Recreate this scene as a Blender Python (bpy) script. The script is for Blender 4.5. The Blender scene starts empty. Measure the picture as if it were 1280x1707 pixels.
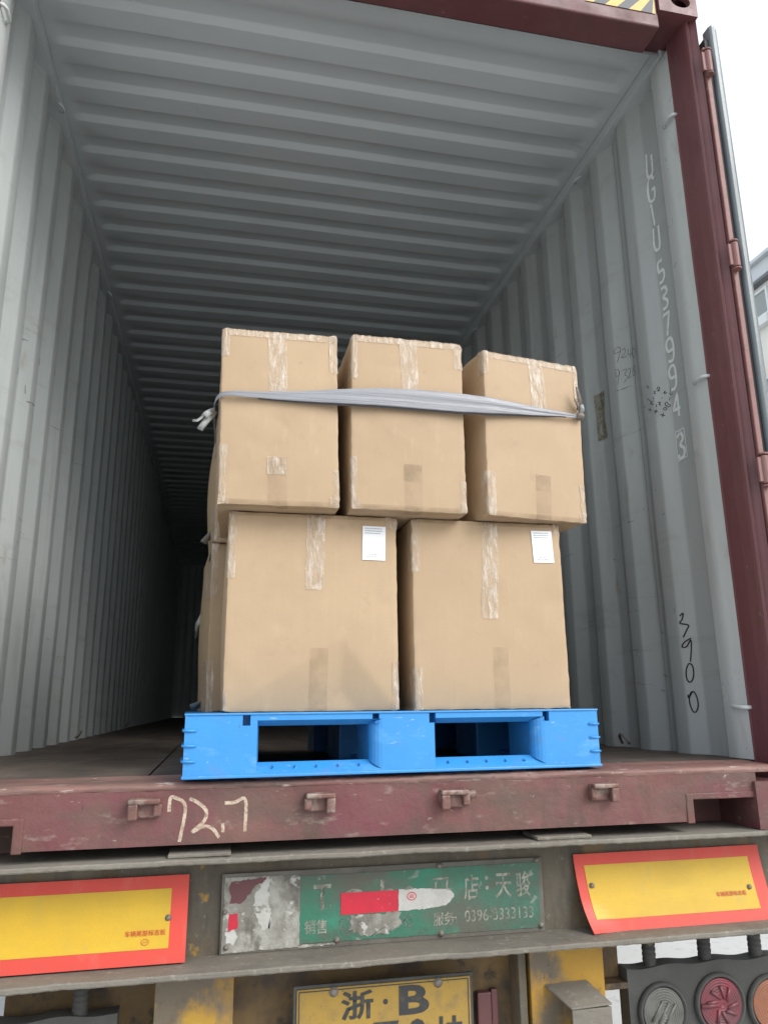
import bpy, bmesh, math, random
from mathutils import Vector, Matrix, noise
random.seed(7)
scene = bpy.context.scene
R = math.radians

# ------------------------------------------------------------------ camera
def make_camera():
    yaw, pitch, roll = 0.2110, 0.2489, -0.0103
    fwd = Vector((math.sin(yaw)*math.cos(pitch), math.cos(yaw)*math.cos(pitch), math.sin(pitch)))
    right = Vector((math.cos(yaw), -math.sin(yaw), 0)); up = right.cross(fwd)
    r2 = right*math.cos(roll) + up*math.sin(roll); u2 = -right*math.sin(roll) + up*math.cos(roll)
    cd = bpy.data.cameras.new('camera'); co = bpy.data.objects.new('camera', cd)
    scene.collection.objects.link(co)
    m = Matrix((r2, u2, -fwd)).transposed().to_4x4(); m.translation = Vector((-0.4121, -2.0421, 0.1706))
    co.matrix_world = m
    cd.sensor_fit = 'HORIZONTAL'; cd.sensor_width = 36; cd.lens = 36*1268.0/1280
    cd.clip_start = 0.05; cd.clip_end = 2000
    scene.camera = co
make_camera()

# ------------------------------------------------------------------ world, sun, exposure
SUN_DIR = Vector((0.80, -0.85, 0.90)).normalized()          # towards the sun: behind the camera, a little to the right
world = bpy.data.worlds.new('World'); scene.world = world; world.use_nodes = True
wn, wl = world.node_tree.nodes, world.node_tree.links; wn.clear()
w_out = wn.new('ShaderNodeOutputWorld'); w_bg = wn.new('ShaderNodeBackground'); w_sky = wn.new('ShaderNodeTexSky')
w_sky.sky_type = 'NISHITA'; w_sky.sun_disc = False
w_sky.sun_elevation = math.asin(SUN_DIR.z); w_sky.sun_rotation = math.atan2(SUN_DIR.x, SUN_DIR.y)
w_sky.air_density = 1.0; w_sky.dust_density = 4.0; w_sky.ozone_density = 0.6
w_hs = wn.new('ShaderNodeHueSaturation'); w_hs.inputs['Saturation'].default_value = 0.35   # thin overcast veil
w_mix = wn.new('ShaderNodeMix'); w_mix.data_type = 'RGBA'; w_mix.inputs['Factor'].default_value = 0.65      # even cloud cover
w_mix.inputs['B'].default_value = (6.5, 7.0, 7.55, 1)
w_bg.inputs['Strength'].default_value = 0.15
wl.new(w_sky.outputs[0], w_hs.inputs['Color']); wl.new(w_hs.outputs[0], w_mix.inputs['A']); wl.new(w_mix.outputs['Result'], w_bg.inputs['Color']); wl.new(w_bg.outputs[0], w_out.inputs[0])
sd = bpy.data.lights.new('sun', 'SUN'); so = bpy.data.objects.new('sun', sd); scene.collection.objects.link(so)
sd.energy = 1.5; sd.angle = R(35); sd.color = (1.0, 0.975, 0.94)
so.rotation_euler = (-SUN_DIR).to_track_quat('-Z', 'Y').to_euler(); so.location = (6, -10, 12)
vs = scene.view_settings
vs.view_transform = 'Standard'; vs.look = 'None'; vs.gamma = 1.0; vs.use_curve_mapping = False
vs.exposure = 0.56
cy = scene.cycles
cy.use_denoising = True
try: cy.denoiser = 'OPENIMAGEDENOISE'
except Exception: pass
cy.max_bounces = 8; cy.diffuse_bounces = 5; cy.glossy_bounces = 4; cy.transparent_max_bounces = 12
cy.caustics_reflective = False; cy.caustics_refractive = False; cy.sample_clamp_indirect = 6

# ------------------------------------------------------------------ materials
def srgb(r, g, b):
    f = lambda c: (c/255/12.92) if c/255 <= 0.04045 else ((c/255+0.055)/1.055)**2.4
    return (f(r), f(g), f(b))
def mat(name, base, layers=(), rough=0.6, metallic=0.0, bump=0.0, bscale=80, bstretch=(1, 1, 1), alpha=None, spec=0.5, rvar=0.0, coat=0.0):
    """Principled material; layers = (colour, noise scale, ramp low, ramp high, amount, stretch)."""
    m = bpy.data.materials.new(name); m.use_nodes = True
    n, l = m.node_tree.nodes, m.node_tree.links
    p = n['Principled BSDF']
    tc = n.new('ShaderNodeTexCoord')
    def nz(scale, stretch=(1, 1, 1), detail=6, off=0.0):
        mp = n.new('ShaderNodeMapping'); mp.inputs['Scale'].default_value = stretch; mp.inputs['Location'].default_value = (off, off*1.7, off*0.3)
        t = n.new('ShaderNodeTexNoise'); t.inputs['Scale'].default_value = scale; t.inputs['Detail'].default_value = detail; t.inputs['Roughness'].default_value = 0.62
        l.new(tc.outputs['Object'], mp.inputs['Vector']); l.new(mp.outputs[0], t.inputs['Vector']); return t
    col = None
    for i, (c, sc, lo, hi, amt, st) in enumerate(layers):
        t = nz(sc, st, off=3.1*i+1)
        r = n.new('ShaderNodeMapRange'); r.inputs['From Min'].default_value = lo; r.inputs['From Max'].default_value = hi; r.inputs['To Max'].default_value = amt
        l.new(t.outputs['Fac'], r.inputs['Value'])
        mx = n.new('ShaderNodeMix'); mx.data_type = 'RGBA'
        if col is None: mx.inputs['A'].default_value = (*base, 1)
        else: l.new(col, mx.inputs['A'])
        mx.inputs['B'].default_value = (*c, 1)
        l.new(r.outputs[0], mx.inputs['Factor']); col = mx.outputs['Result']
    if col is None: p.inputs['Base Color'].default_value = (*base, 1)
    else: l.new(col, p.inputs['Base Color'])
    p.inputs['Roughness'].default_value = rough; p.inputs['Metallic'].default_value = metallic
    p.inputs['Specular IOR Level'].default_value = spec
    if coat: p.inputs['Coat Weight'].default_value = coat
    if rvar:
        t = nz(9, off=11); r = n.new('ShaderNodeMapRange'); r.inputs['From Min'].default_value = 0.3; r.inputs['From Max'].default_value = 0.7
        r.inputs['To Min'].default_value = max(0.05, rough-rvar); r.inputs['To Max'].default_value = min(1, rough+rvar)
        l.new(t.outputs['Fac'], r.inputs['Value']); l.new(r.outputs[0], p.inputs['Roughness'])
    if bump:
        t = nz(bscale, bstretch, off=5); b = n.new('ShaderNodeBump'); b.inputs['Strength'].default_value = bump; b.inputs['Distance'].default_value = 0.01
        l.new(t.outputs['Fac'], b.inputs['Height']); l.new(b.outputs[0], p.inputs['Normal'])
    if alpha is not None:
        if isinstance(alpha, tuple):
            sc, lo, hi, a0, a1, st = alpha
            t = nz(sc, st, off=8); r = n.new('ShaderNodeMapRange'); r.inputs['From Min'].default_value = lo; r.inputs['From Max'].default_value = hi
            r.inputs['To Min'].default_value = a0; r.inputs['To Max'].default_value = a1
            l.new(t.outputs['Fac'], r.inputs['Value']); l.new(r.outputs[0], p.inputs['Alpha'])
        else: p.inputs['Alpha'].default_value = alpha
    return m
S1 = (1, 1, 1)
GREY = (0.42, 0.445, 0.435)
M = {}
M['wall'] = mat('grey_wall_paint', (0.43, 0.46, 0.455), [((0.37, 0.395, 0.385), 2.2, 0.42, 0.70, 0.7, (1, 1, 0.25)), ((0.53, 0.56, 0.555), 5, 0.5, 0.72, 0.5, (1, 1, 0.15)),
        ((0.30, 0.30, 0.275), 12, 0.58, 0.72, 0.5, (1, 1, 0.12)), ((0.33, 0.335, 0.32), 9, 0.56, 0.70, 0.5, (1, 0.12, 1.6)), ((0.10, 0.10, 0.095), 60, 0.72, 0.76, 0.8, S1), ((0.27, 0.19, 0.13), 7, 0.66, 0.76, 0.55, (1, 1, 0.35)), ((0.60, 0.63, 0.62), 40, 0.68, 0.74, 0.5, (1, 1, 0.4))], rough=0.46, bump=0.07, bscale=22, rvar=0.14)
M['roof'] = mat('hazed_roof_grey', (0.55, 0.585, 0.60), [((0.46, 0.49, 0.51), 3, 0.42, 0.72, 0.6, (0.4, 1, 1)), ((0.56, 0.585, 0.58), 9, 0.55, 0.75, 0.35, (0.3, 1, 1)), ((0.22, 0.20, 0.18), 30, 0.70, 0.77, 0.6, (0.5, 1, 1)), ((0.30, 0.24, 0.19), 7, 0.66, 0.76, 0.4, (0.3, 1.5, 1))], rough=0.5, bump=0.06, bscale=20)  # interior grey, lightened and blued to carry the haze over the ceiling
M['postgrey'] = mat('grey_post_paint', (0.60, 0.63, 0.62), [((0.44, 0.465, 0.45), 4, 0.45, 0.72, 0.6, (1, 1, 0.2)), ((0.12, 0.11, 0.10), 70, 0.70, 0.75, 0.85, S1), ((0.36, 0.28, 0.21), 8, 0.60, 0.73, 0.5, (1, 1, 0.4))], rough=0.34, bump=0.08, bscale=18, rvar=0.1)
MAROON = (0.125, 0.042, 0.046)
M['maroon'] = mat('maroon_paint', MAROON, [((0.165, 0.072, 0.072), 3, 0.4, 0.7, 0.7, (1, 1, 0.3)), ((0.088, 0.04, 0.04), 7, 0.5, 0.72, 0.6, (1, 1, 0.4)), ((0.30, 0.20, 0.17), 40, 0.66, 0.74, 0.5, (0.6, 1, 1)), ((0.09, 0.045, 0.025), 15, 0.6, 0.72, 0.55, S1)], rough=0.5, bump=0.1, bscale=30, rvar=0.15)
M['sill'] = mat('worn_maroon_sill_paint', (0.145, 0.052, 0.048), [((0.19, 0.098, 0.08), 2.4, 0.40, 0.66, 0.8, (1, 1, 0.5)), ((0.15, 0.035, 0.055), 3.5, 0.5, 0.64, 0.7, (1, 1, 0.6)), ((0.095, 0.066, 0.048), 5, 0.45, 0.62, 0.85, (0.5, 1, 1.2)), ((0.09, 0.055, 0.042), 12, 0.52, 0.66, 0.7, (1.2, 1, 0.25)), ((0.30, 0.245, 0.20), 24, 0.60, 0.72, 0.6, (0.5, 1, 1.3)), ((0.05, 0.032, 0.026), 70, 0.64, 0.72, 0.8, (1, 1, 0.5)), ((0.42, 0.36, 0.31), 90, 0.69, 0.74, 0.7, (0.4, 1, 1))], rough=0.62, bump=0.3, bscale=45, rvar=0.18)
M['silltop'] = mat('scuffed_sill_top', (0.17, 0.078, 0.066), [((0.29, 0.175, 0.145), 5, 0.42, 0.64, 0.8, (0.2, 1, 1)), ((0.085, 0.068, 0.055), 8, 0.46, 0.66, 0.8, (0.25, 1, 1)), ((0.22, 0.08, 0.075), 9, 0.52, 0.68, 0.6, (0.3, 1, 1)), ((0.50, 0.44, 0.39), 55, 0.61, 0.70, 0.85, (0.22, 1, 1)), ((0.05, 0.04, 0.035), 60, 0.64, 0.72, 0.7, (0.5, 1, 1))], rough=0.58, bump=0.5, bscale=70, bstretch=(0.25, 1, 1))
M['pink'] = mat('faded_hinge_paint', (0.20, 0.085, 0.078), [((0.27, 0.16, 0.145), 5, 0.42, 0.66, 0.75, (1, 1, 0.25)), ((0.11, 0.06, 0.045), 14, 0.55, 0.70, 0.7, S1), ((0.33, 0.26, 0.23), 50, 0.64, 0.72, 0.6, S1)], rough=0.55, bump=0.15, bscale=40)
M['gasket'] = mat('grey_rubber_gasket', (0.115, 0.14, 0.15), [((0.21, 0.24, 0.25), 4, 0.45, 0.7, 0.6, (1, 1, 0.3))], rough=0.3, bump=0.05)
M['black'] = mat('flat_black', (0.015, 0.016, 0.017), rough=0.6)
M['floor'] = mat('worn_plywood_floor', (0.095, 0.072, 0.058), [((0.16, 0.13, 0.10), 3, 0.42, 0.7, 0.7, (2.5, 0.6, 1)), ((0.045, 0.04, 0.036), 5, 0.48, 0.7, 0.75, (1.2, 0.7, 1)), ((0.17, 0.10, 0.075), 12, 0.55, 0.72, 0.5, (0.4, 2, 1)), ((0.34, 0.31, 0.27), 70, 0.66, 0.73, 0.7, (0.5, 1, 1)), ((0.21, 0.19, 0.165), 6, 0.56, 0.72, 0.5, (0.5, 2, 1))], rough=0.68, bump=0.25, bscale=60, bstretch=(0.3, 1.5, 1), rvar=0.15)
M['steel'] = mat('worn_bare_steel', (0.20, 0.175, 0.145), [((0.30, 0.28, 0.24), 18, 0.5, 0.7, 0.6, S1), ((0.10, 0.06, 0.04), 30, 0.55, 0.72, 0.7, S1)], rough=0.5, metallic=0.25, bump=0.2, bscale=70)
M['keeper'] = mat('rubbed_keeper_steel', (0.17, 0.085, 0.07), [((0.34, 0.29, 0.24), 22, 0.5, 0.66, 0.75, S1), ((0.08, 0.045, 0.035), 35, 0.55, 0.7, 0.7, S1)], rough=0.5, metallic=0.2, bump=0.3, bscale=70)
CARD = (0.452, 0.324, 0.202)
def cardboard(i, k):
    c = tuple(v*k for v in CARD)
    return mat('brown_cardboard_%d' % i, c, [(tuple(v*0.88 for v in c), 2.1+0.3*i, 0.42, 0.70, 0.8, S1), ((c[0]*1.07, c[1]*1.08, c[2]*1.10), 4.0+0.2*i, 0.5, 0.72, 0.8, S1), (tuple(v*0.86 for v in c), 130, 0.42, 0.66, 0.16, (1, 1, 0.03)),
                 (tuple(v*0.74 for v in c), 11+i, 0.60, 0.74, 0.45, S1), ((c[0]*1.14, c[1]*1.2, c[2]*1.28), 30, 0.62, 0.74, 0.45, (1, 1, 0.35)), (tuple(v*0.62 for v in c), 55, 0.69, 0.75, 0.5, (1, 1, 0.7)), ((c[0]*0.9, c[1]*0.88, c[2]*0.86), 420, 0.45, 0.6, 0.4, S1)], rough=0.6, bump=0.035, bscale=110, bstretch=(1, 1, 0.04), spec=0.35)
M['tape'] = mat('clear_packing_tape', (0.60, 0.48, 0.35), [((0.80, 0.72, 0.62), 26, 0.44, 0.64, 0.9, (2.6, 2.6, 0.4)), ((0.46, 0.34, 0.215), 50, 0.5, 0.68, 0.6, (1, 1, 0.4))], rough=0.13, bump=0.8, bscale=34, bstretch=(2.4, 2.4, 0.6), alpha=(36, 0.38, 0.66, 0.16, 0.80, (2.2, 2.2, 0.5)), spec=0.8)
M['tapedull'] = mat('smooth_old_tape', (0.36, 0.255, 0.155), [((0.45, 0.335, 0.21), 14, 0.45, 0.7, 0.7, S1)], rough=0.22, bump=0.12, bscale=30, alpha=(18, 0.35, 0.65, 0.06, 0.28, S1), spec=0.6)
M['sticker'] = mat('white_sticker_paper', (0.80, 0.81, 0.83), rough=0.45)
M['print'] = mat('grey_printed_ink', (0.33, 0.34, 0.36), rough=0.6)
M['blue'] = mat('blue_pallet_plastic', (0.038, 0.262, 0.62), [((0.034, 0.225, 0.54), 5, 0.42, 0.66, 0.7, S1), ((0.14, 0.38, 0.72), 24, 0.56, 0.70, 0.45, (0.4, 1, 1)), ((0.12, 0.20, 0.36), 9, 0.60, 0.74, 0.5, S1), ((0.34, 0.50, 0.72), 120, 0.66, 0.71, 0.7, (0.25, 1, 1)), ((0.05, 0.085, 0.15), 80, 0.68, 0.74, 0.6, (1, 1, 0.5))], rough=0.42, bump=0.06, bscale=120, rvar=0.14)
M['strap'] = mat('grey_plastic_strap', (0.235, 0.24, 0.26), [((0.33, 0.335, 0.36), 18, 0.44, 0.66, 0.7, (0.10, 1, 3)), ((0.14, 0.14, 0.15), 36, 0.56, 0.70, 0.6, (0.08, 1, 4))], rough=0.30, bump=0.3, bscale=50, bstretch=(0.07, 1, 3.5), spec=0.6)
M['strapshade'] = mat('painted_strap_shadow', (0.06, 0.055, 0.06), rough=0.5)  # dark colour for the shadow painted in under the strap
M['rag'] = mat('pale_strap_tail', (0.36, 0.37, 0.355), [((0.18, 0.19, 0.18), 40, 0.45, 0.66, 0.8, S1), ((0.55, 0.56, 0.55), 60, 0.58, 0.7, 0.7, S1)], rough=0.5, bump=0.4, bscale=60)
M['knot'] = mat('dirty_strap_knot', (0.16, 0.13, 0.11), [((0.35, 0.33, 0.26), 60, 0.5, 0.7, 0.7, S1)], rough=0.5, bump=0.3, bscale=80)
M['dusty'] = mat('dusty_trailer_steel', (0.17, 0.152, 0.125), [((0.24, 0.222, 0.185), 4, 0.42, 0.68, 0.75, (0.5, 1, 1)), ((0.10, 0.09, 0.075), 8, 0.5, 0.7, 0.7, (0.5, 1, 1)), ((0.34, 0.32, 0.28), 45, 0.58, 0.72, 0.55, S1), ((0.09, 0.06, 0.04), 30, 0.62, 0.74, 0.5, S1)], rough=0.8, bump=0.35, bscale=55, bstretch=(0.6, 1, 1))
M['web'] = mat('grimy_trailer_web', (0.115, 0.097, 0.070), [((0.17, 0.15, 0.115), 5, 0.42, 0.66, 0.8, (1, 1, 0.35)), ((0.20, 0.125, 0.055), 8, 0.54, 0.68, 0.8, (1, 1, 0.4)), ((0.055, 0.05, 0.042), 12, 0.5, 0.68, 0.75, (1, 1, 0.3)), ((0.42, 0.24, 0.03), 11, 0.64, 0.72, 0.85, (1, 1, 0.8)), ((0.26, 0.24, 0.20), 60, 0.62, 0.72, 0.6, S1)], rough=0.78, bump=0.35, bscale=45)
M['yellowpaint'] = mat('scraped_yellow_paint', (0.44, 0.24, 0.03), [((0.52, 0.31, 0.04), 5, 0.45, 0.65, 0.7, S1), ((0.15, 0.125, 0.095), 6, 0.46, 0.59, 0.95, (1, 1, 0.7)), ((0.12, 0.085, 0.055), 17, 0.58, 0.7, 0.8, S1), ((0.05, 0.045, 0.04), 40, 0.64, 0.74, 0.7, S1)], rough=0.6, bump=0.25, bscale=50)
M['brownyel'] = mat('rusty_yellow_panel', (0.15, 0.095, 0.04), [((0.24, 0.15, 0.05), 5, 0.45, 0.68, 0.7, (1, 1, 0.5)), ((0.06, 0.046, 0.036), 8, 0.47, 0.64, 0.9, S1), ((0.025, 0.023, 0.02), 14, 0.58, 0.68, 0.85, S1)], rough=0.72, bump=0.3, bscale=50)
M['red'] = mat('red_reflective_sheet', (0.66, 0.052, 0.030), [((0.54, 0.055, 0.036), 5, 0.43, 0.66, 0.7, S1), ((0.60, 0.13, 0.09), 14, 0.54, 0.72, 0.6, (1, 1, 0.3)), ((0.20, 0.09, 0.07), 30, 0.66, 0.74, 0.6, S1), ((0.50, 0.07, 0.05), 260, 0.5, 0.6, 0.5, S1)], rough=0.45, bump=0.06, bscale=200)
M['yellow'] = mat('yellow_reflective_sheet', (0.62, 0.378, 0.012), [((0.50, 0.31, 0.020), 4, 0.42, 0.66, 0.8, S1), ((0.66, 0.44, 0.02), 9, 0.52, 0.70, 0.6, (0.4, 1, 1.6)), ((0.42, 0.33, 0.08), 22, 0.60, 0.73, 0.55, (1, 1, 0.3)), ((0.20, 0.15, 0.06), 60, 0.70, 0.76, 0.6, S1), ((0.52, 0.36, 0.02), 260, 0.5, 0.6, 0.5, S1)], rough=0.45, bump=0.06, bscale=200)
M['boardink'] = mat('red_board_lettering', (0.50, 0.06, 0.01), rough=0.5)
M['green'] = mat('dirty_green_enamel', (0.035, 0.185, 0.115), [((0.065, 0.125, 0.09), 4, 0.38, 0.58, 0.85, S1), ((0.115, 0.108, 0.085), 5, 0.46, 0.62, 0.9, (0.6, 1, 1)), ((0.04, 0.27, 0.17), 9, 0.56, 0.70, 0.6, S1), ((0.10, 0.092, 0.07), 18, 0.54, 0.68, 0.7, (0.7, 1, 1)), ((0.32, 0.32, 0.29), 30, 0.62, 0.70, 0.7, S1)], rough=0.58, bump=0.2, bscale=60)
M['scraped'] = mat('scraped_white_primer', (0.22, 0.21, 0.178), [((0.40, 0.39, 0.345), 11, 0.46, 0.58, 0.85, S1), ((0.12, 0.11, 0.09), 16, 0.52, 0.62, 0.85, (1, 1, 0.6)), ((0.62, 0.61, 0.57), 40, 0.58, 0.66, 0.7, S1), ((0.20, 0.05, 0.05), 9, 0.64, 0.72, 0.7, S1)], rough=0.6, bump=0.35, bscale=60)
M['platerim'] = mat('grimy_sign_backing', (0.12, 0.11, 0.09), [((0.20, 0.19, 0.16), 9, 0.45, 0.68, 0.7, S1), ((0.07, 0.06, 0.05), 20, 0.55, 0.7, 0.6, S1)], rough=0.65, bump=0.2, bscale=60)
M['signtext'] = mat('faded_sign_lettering', (0.33, 0.325, 0.27), [((0.15, 0.155, 0.12), 60, 0.42, 0.60, 0.85, S1)], rough=0.6, alpha=(55, 0.34, 0.48, 0.35, 0.98, S1))
M['signdark'] = mat('dark_worn_digits', (0.13, 0.16, 0.13), rough=0.6, alpha=(70, 0.40, 0.54, 0.2, 1.0, S1))
M['redtape'] = mat('red_reflective_tape', (0.60, 0.02, 0.045), [((0.48, 0.02, 0.045), 20, 0.45, 0.65, 0.7, S1), ((0.75, 0.45, 0.42), 120, 0.66, 0.72, 0.5, S1)], rough=0.4)
M['whitetape'] = mat('cracked_white_tape', (0.54, 0.53, 0.50), [((0.42, 0.41, 0.37), 18, 0.45, 0.65, 0.7, S1), ((0.18, 0.17, 0.14), 50, 0.60, 0.66, 0.7, S1)], rough=0.55, bump=0.3, bscale=50)
M['licence'] = mat('yellow_licence_plate', (0.36, 0.225, 0.04), [((0.29, 0.19, 0.055), 7, 0.42, 0.66, 0.8, S1), ((0.17, 0.125, 0.06), 14, 0.54, 0.70, 0.7, S1), ((0.10, 0.08, 0.05), 50, 0.62, 0.72, 0.7, S1)], rough=0.6, bump=0.15, bscale=60)
M['licink'] = mat('worn_black_plate_ink', (0.032, 0.034, 0.036), [((0.10, 0.085, 0.05), 40, 0.52, 0.7, 0.6, S1)], rough=0.6)
M['lampbox'] = mat('dusty_lamp_housing', (0.062, 0.062, 0.058), [((0.10, 0.10, 0.092), 6, 0.42, 0.68, 0.7, S1), ((0.05, 0.05, 0.045), 14, 0.5, 0.7, 0.6, (1, 1, 0.4))], rough=0.75, bump=0.2, bscale=50)
M['rubber'] = mat('dusty_rubber', (0.05, 0.05, 0.046), [((0.10, 0.10, 0.09), 10, 0.45, 0.7, 0.7, S1)], rough=0.75)
M['lensclear'] = mat('dusty_clear_lens', (0.14, 0.14, 0.125), [((0.085, 0.085, 0.075), 14, 0.42, 0.62, 0.8, S1)], rough=0.4, bump=0.3, bscale=30, bstretch=(3, 1, 0.6))
M['lensred'] = mat('dusty_red_lens', (0.23, 0.032, 0.05), [((0.12, 0.055, 0.058), 10, 0.42, 0.62, 0.8, S1)], rough=0.4, bump=0.25, bscale=30)
M['lensamber'] = mat('dusty_amber_lens', (0.32, 0.115, 0.055), [((0.19, 0.10, 0.07), 10, 0.42, 0.62, 0.75, S1)], rough=0.4, bump=0.25, bscale=30)
M['white'] = mat('white_stencil_paint', (0.80, 0.84, 0.84), rough=0.5, alpha=(40, 0.30, 0.45, 0.75, 1.0, S1))
M['marker'] = mat('black_marker_ink', (0.012, 0.013, 0.014), rough=0.5)
M['pencil'] = mat('faint_marker_ink', (0.10, 0.105, 0.10), rough=0.6, alpha=(60, 0.35, 0.55, 0.35, 0.9, S1))
M['chalk'] = mat('cream_chalk', (0.56, 0.46, 0.36), [((0.36, 0.25, 0.17), 40, 0.42, 0.62, 0.8, S1)], rough=0.95, alpha=(120, 0.36, 0.52, 0.45, 0.98, S1), bump=0.2, bscale=150)
M['residue'] = mat('old_tape_residue', (0.27, 0.26, 0.19), [((0.13, 0.12, 0.08), 50, 0.5, 0.62, 0.8, S1)], rough=0.6, alpha=(35, 0.36, 0.5, 0.25, 0.95, S1))
M['weld'] = mat('painted_weld', (0.25, 0.265, 0.26), rough=0.5, alpha=(30, 0.35, 0.55, 0.3, 0.95, S1))
M['rub'] = mat('dark_rub_mark', (0.19, 0.18, 0.16), rough=0.6, alpha=(60, 0.42, 0.60, 0.0, 0.75, (1, 0.5, 1)))
M['palerub'] = mat('pale_rub_mark', (0.62, 0.63, 0.61), rough=0.5, alpha=(60, 0.42, 0.60, 0.0, 0.7, (1, 0.5, 1)))
M['hazyel'] = mat('hazard_yellow', (0.60, 0.42, 0.10), [((0.45, 0.33, 0.12), 12, 0.45, 0.7, 0.6, S1)], rough=0.5)
M['hazblk'] = mat('hazard_black', (0.06, 0.065, 0.075), rough=0.5)
M['concrete'] = mat('pale_concrete_ground', (0.49, 0.487, 0.475), [((0.41, 0.407, 0.395), 0.5, 0.42, 0.68, 0.7, S1), ((0.44, 0.43, 0.40), 3, 0.5, 0.72, 0.6, S1), ((0.24, 0.23, 0.21), 14, 0.56, 0.72, 0.5, S1)], rough=0.85, bump=0.2, bscale=40)
M['bwall'] = mat('hazed_cream_plaster', (0.74, 0.725, 0.68), [((0.56, 0.54, 0.50), 0.4, 0.42, 0.7, 0.7, (1, 1, 0.4)), ((0.45, 0.55, 0.66), 0.25, 0.60, 0.70, 0.45, S1), ((0.66, 0.54, 0.40), 0.3, 0.62, 0.72, 0.45, S1)], rough=0.85)  # plaster, fascia and eave trim paled to put haze into their colour
M['broof'] = mat('hazed_grey_fascia', (0.55, 0.58, 0.60), [((0.46, 0.48, 0.50), 1.5, 0.45, 0.7, 0.7, S1)], rough=0.7)
M['bdark'] = mat('hazed_eave_trim', (0.14, 0.15, 0.16), rough=0.6)
M['acwhite'] = mat('white_window_frame', (0.66, 0.68, 0.68), rough=0.45)
M['bglass'] = mat('grey_window_glass', (0.24, 0.27, 0.265), rough=0.12, spec=0.6)
M['tyre'] = mat('dusty_tyre_rubber', (0.035, 0.034, 0.032), [((0.09, 0.085, 0.075), 8, 0.45, 0.7, 0.6, S1)], rough=0.85, bump=0.3)

# ------------------------------------------------------------------ mesh helpers
COL = scene.collection
class MB:
    def __init__(s): s.v = []; s.f = []
    def add(s, vs_, fs):
        o = len(s.v); s.v += [tuple(p) for p in vs_]; s.f += [tuple(i+o for i in f) for f in fs]; return s
    def box(s, x0, x1, y0, y1, z0, z1):
        return s.add([(x0,y0,z0),(x1,y0,z0),(x1,y1,z0),(x0,y1,z0),(x0,y0,z1),(x1,y0,z1),(x1,y1,z1),(x0,y1,z1)],
                     [(0,3,2,1),(4,5,6,7),(0,1,5,4),(1,2,6,5),(2,3,7,6),(3,0,4,7)])
    def grid(s, fn, us, vs_):
        nu, nv = len(us), len(vs_)
        return s.add([fn(u, v) for v in vs_ for u in us], [(j*nu+i, j*nu+i+1, (j+1)*nu+i+1, (j+1)*nu+i) for j in range(nv-1) for i in range(nu-1)])
    def tube(s, pts, r, n=10, caps=True):
        pts = [Vector(p) for p in pts]; rings = []
        rr = r if isinstance(r, (list, tuple)) else [r]*len(pts)
        prev = None
        for i, p in enumerate(pts):
            t = (pts[min(i+1, len(pts)-1)] - pts[max(i-1, 0)]).normalized()
            a = Vector((0, 0, 1)) if abs(t.z) < 0.9 else Vector((1, 0, 0))
            if prev is not None and prev.cross(t).length > 1e-4: a = prev
            u = (a - t*a.dot(t)).normalized(); prev = u; w = t.cross(u)
            rings.append([p + (u*math.cos(2*math.pi*k/n) + w*math.sin(2*math.pi*k/n))*rr[i] for k in range(n)])
        vs_ = [q for ring in rings for q in ring]
        fs = [(i*n+k, i*n+(k+1) % n, (i+1)*n+(k+1) % n, (i+1)*n+k) for i in range(len(pts)-1) for k in range(n)]
        if caps: fs += [tuple(range(n))[::-1], tuple((len(pts)-1)*n+k for k in range(n))]
        return s.add(vs_, fs)
    def lathe(s, prof, o, axis='y', n=28):
        """prof = (radius, height along axis)."""
        o = Vector(o); vs_ = []
        for r, h in prof:
            for k in range(n):
                a = 2*math.pi*k/n; c, d = r*math.cos(a), r*math.sin(a)
                vs_.append(o + (Vector((c, h, d)) if axis == 'y' else Vector((c, d, h)) if axis == 'z' else Vector((h, c, d))))
        fs = [(i*n+k, i*n+(k+1) % n, (i+1)*n+(k+1) % n, (i+1)*n+k) for i in range(len(prof)-1) for k in range(n)]
        fs += [tuple(range(n)), tuple((len(prof)-1)*n+k for k in range(n))[::-1]]
        return s.add(vs_, fs)
    def poly_prism(s, pts, fn, t):
        """pts 2-D outline; fn(a,b,d) -> point; t thickness."""
        n = len(pts)
        return s.add([fn(a, b, 0) for a, b in pts] + [fn(a, b, t) for a, b in pts],
                     [tuple(range(n)), tuple(range(n, 2*n))[::-1]] + [(i, i+n, (i+1) % n+n, (i+1) % n) for i in range(n)])
    def build(s, name, m, parent=None, bevel=0, smooth=False, loc=None, segs=2, recalc=True, merge=0):
        me = bpy.data.meshes.new(name); me.from_pydata(s.v, [], s.f); me.update()
        if recalc or merge:
            bm = bmesh.new(); bm.from_mesh(me)
            if merge: bmesh.ops.remove_doubles(bm, verts=bm.verts, dist=merge)
            if recalc: bmesh.ops.recalc_face_normals(bm, faces=bm.faces)
            bm.to_mesh(me); bm.free()
        if smooth: me.polygons.foreach_set('use_smooth', [True]*len(me.polygons))
        me.materials.append(M[m] if isinstance(m, str) else m)
        o = bpy.data.objects.new(name, me); COL.objects.link(o)
        if parent is not None:
            o.parent = parent
            o.location = loc if loc is not None else ((-parent.location) if parent.type == 'EMPTY' and parent.get('world_coords') else (0, 0, 0))
        elif loc is not None: o.location = loc
        if bevel:
            b = o.modifiers.new('bevel', 'BEVEL'); b.width = bevel; b.segments = segs; b.limit_method = 'ANGLE'; b.angle_limit = R(35)
        return o
def tag(o, label, cat, group=None, kind=None):
    o['label'] = label
    if cat: o['category'] = cat
    if group: o['group'] = group
    if kind: o['kind'] = kind
    return o
def empty(name, loc, rz=0, world_coords=False):
    o = bpy.data.objects.new(name, None); COL.objects.link(o); o.location = loc; o.rotation_euler = (0, 0, rz); o.empty_display_size = 0.1
    if world_coords: o['world_coords'] = 1
    return o
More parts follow.
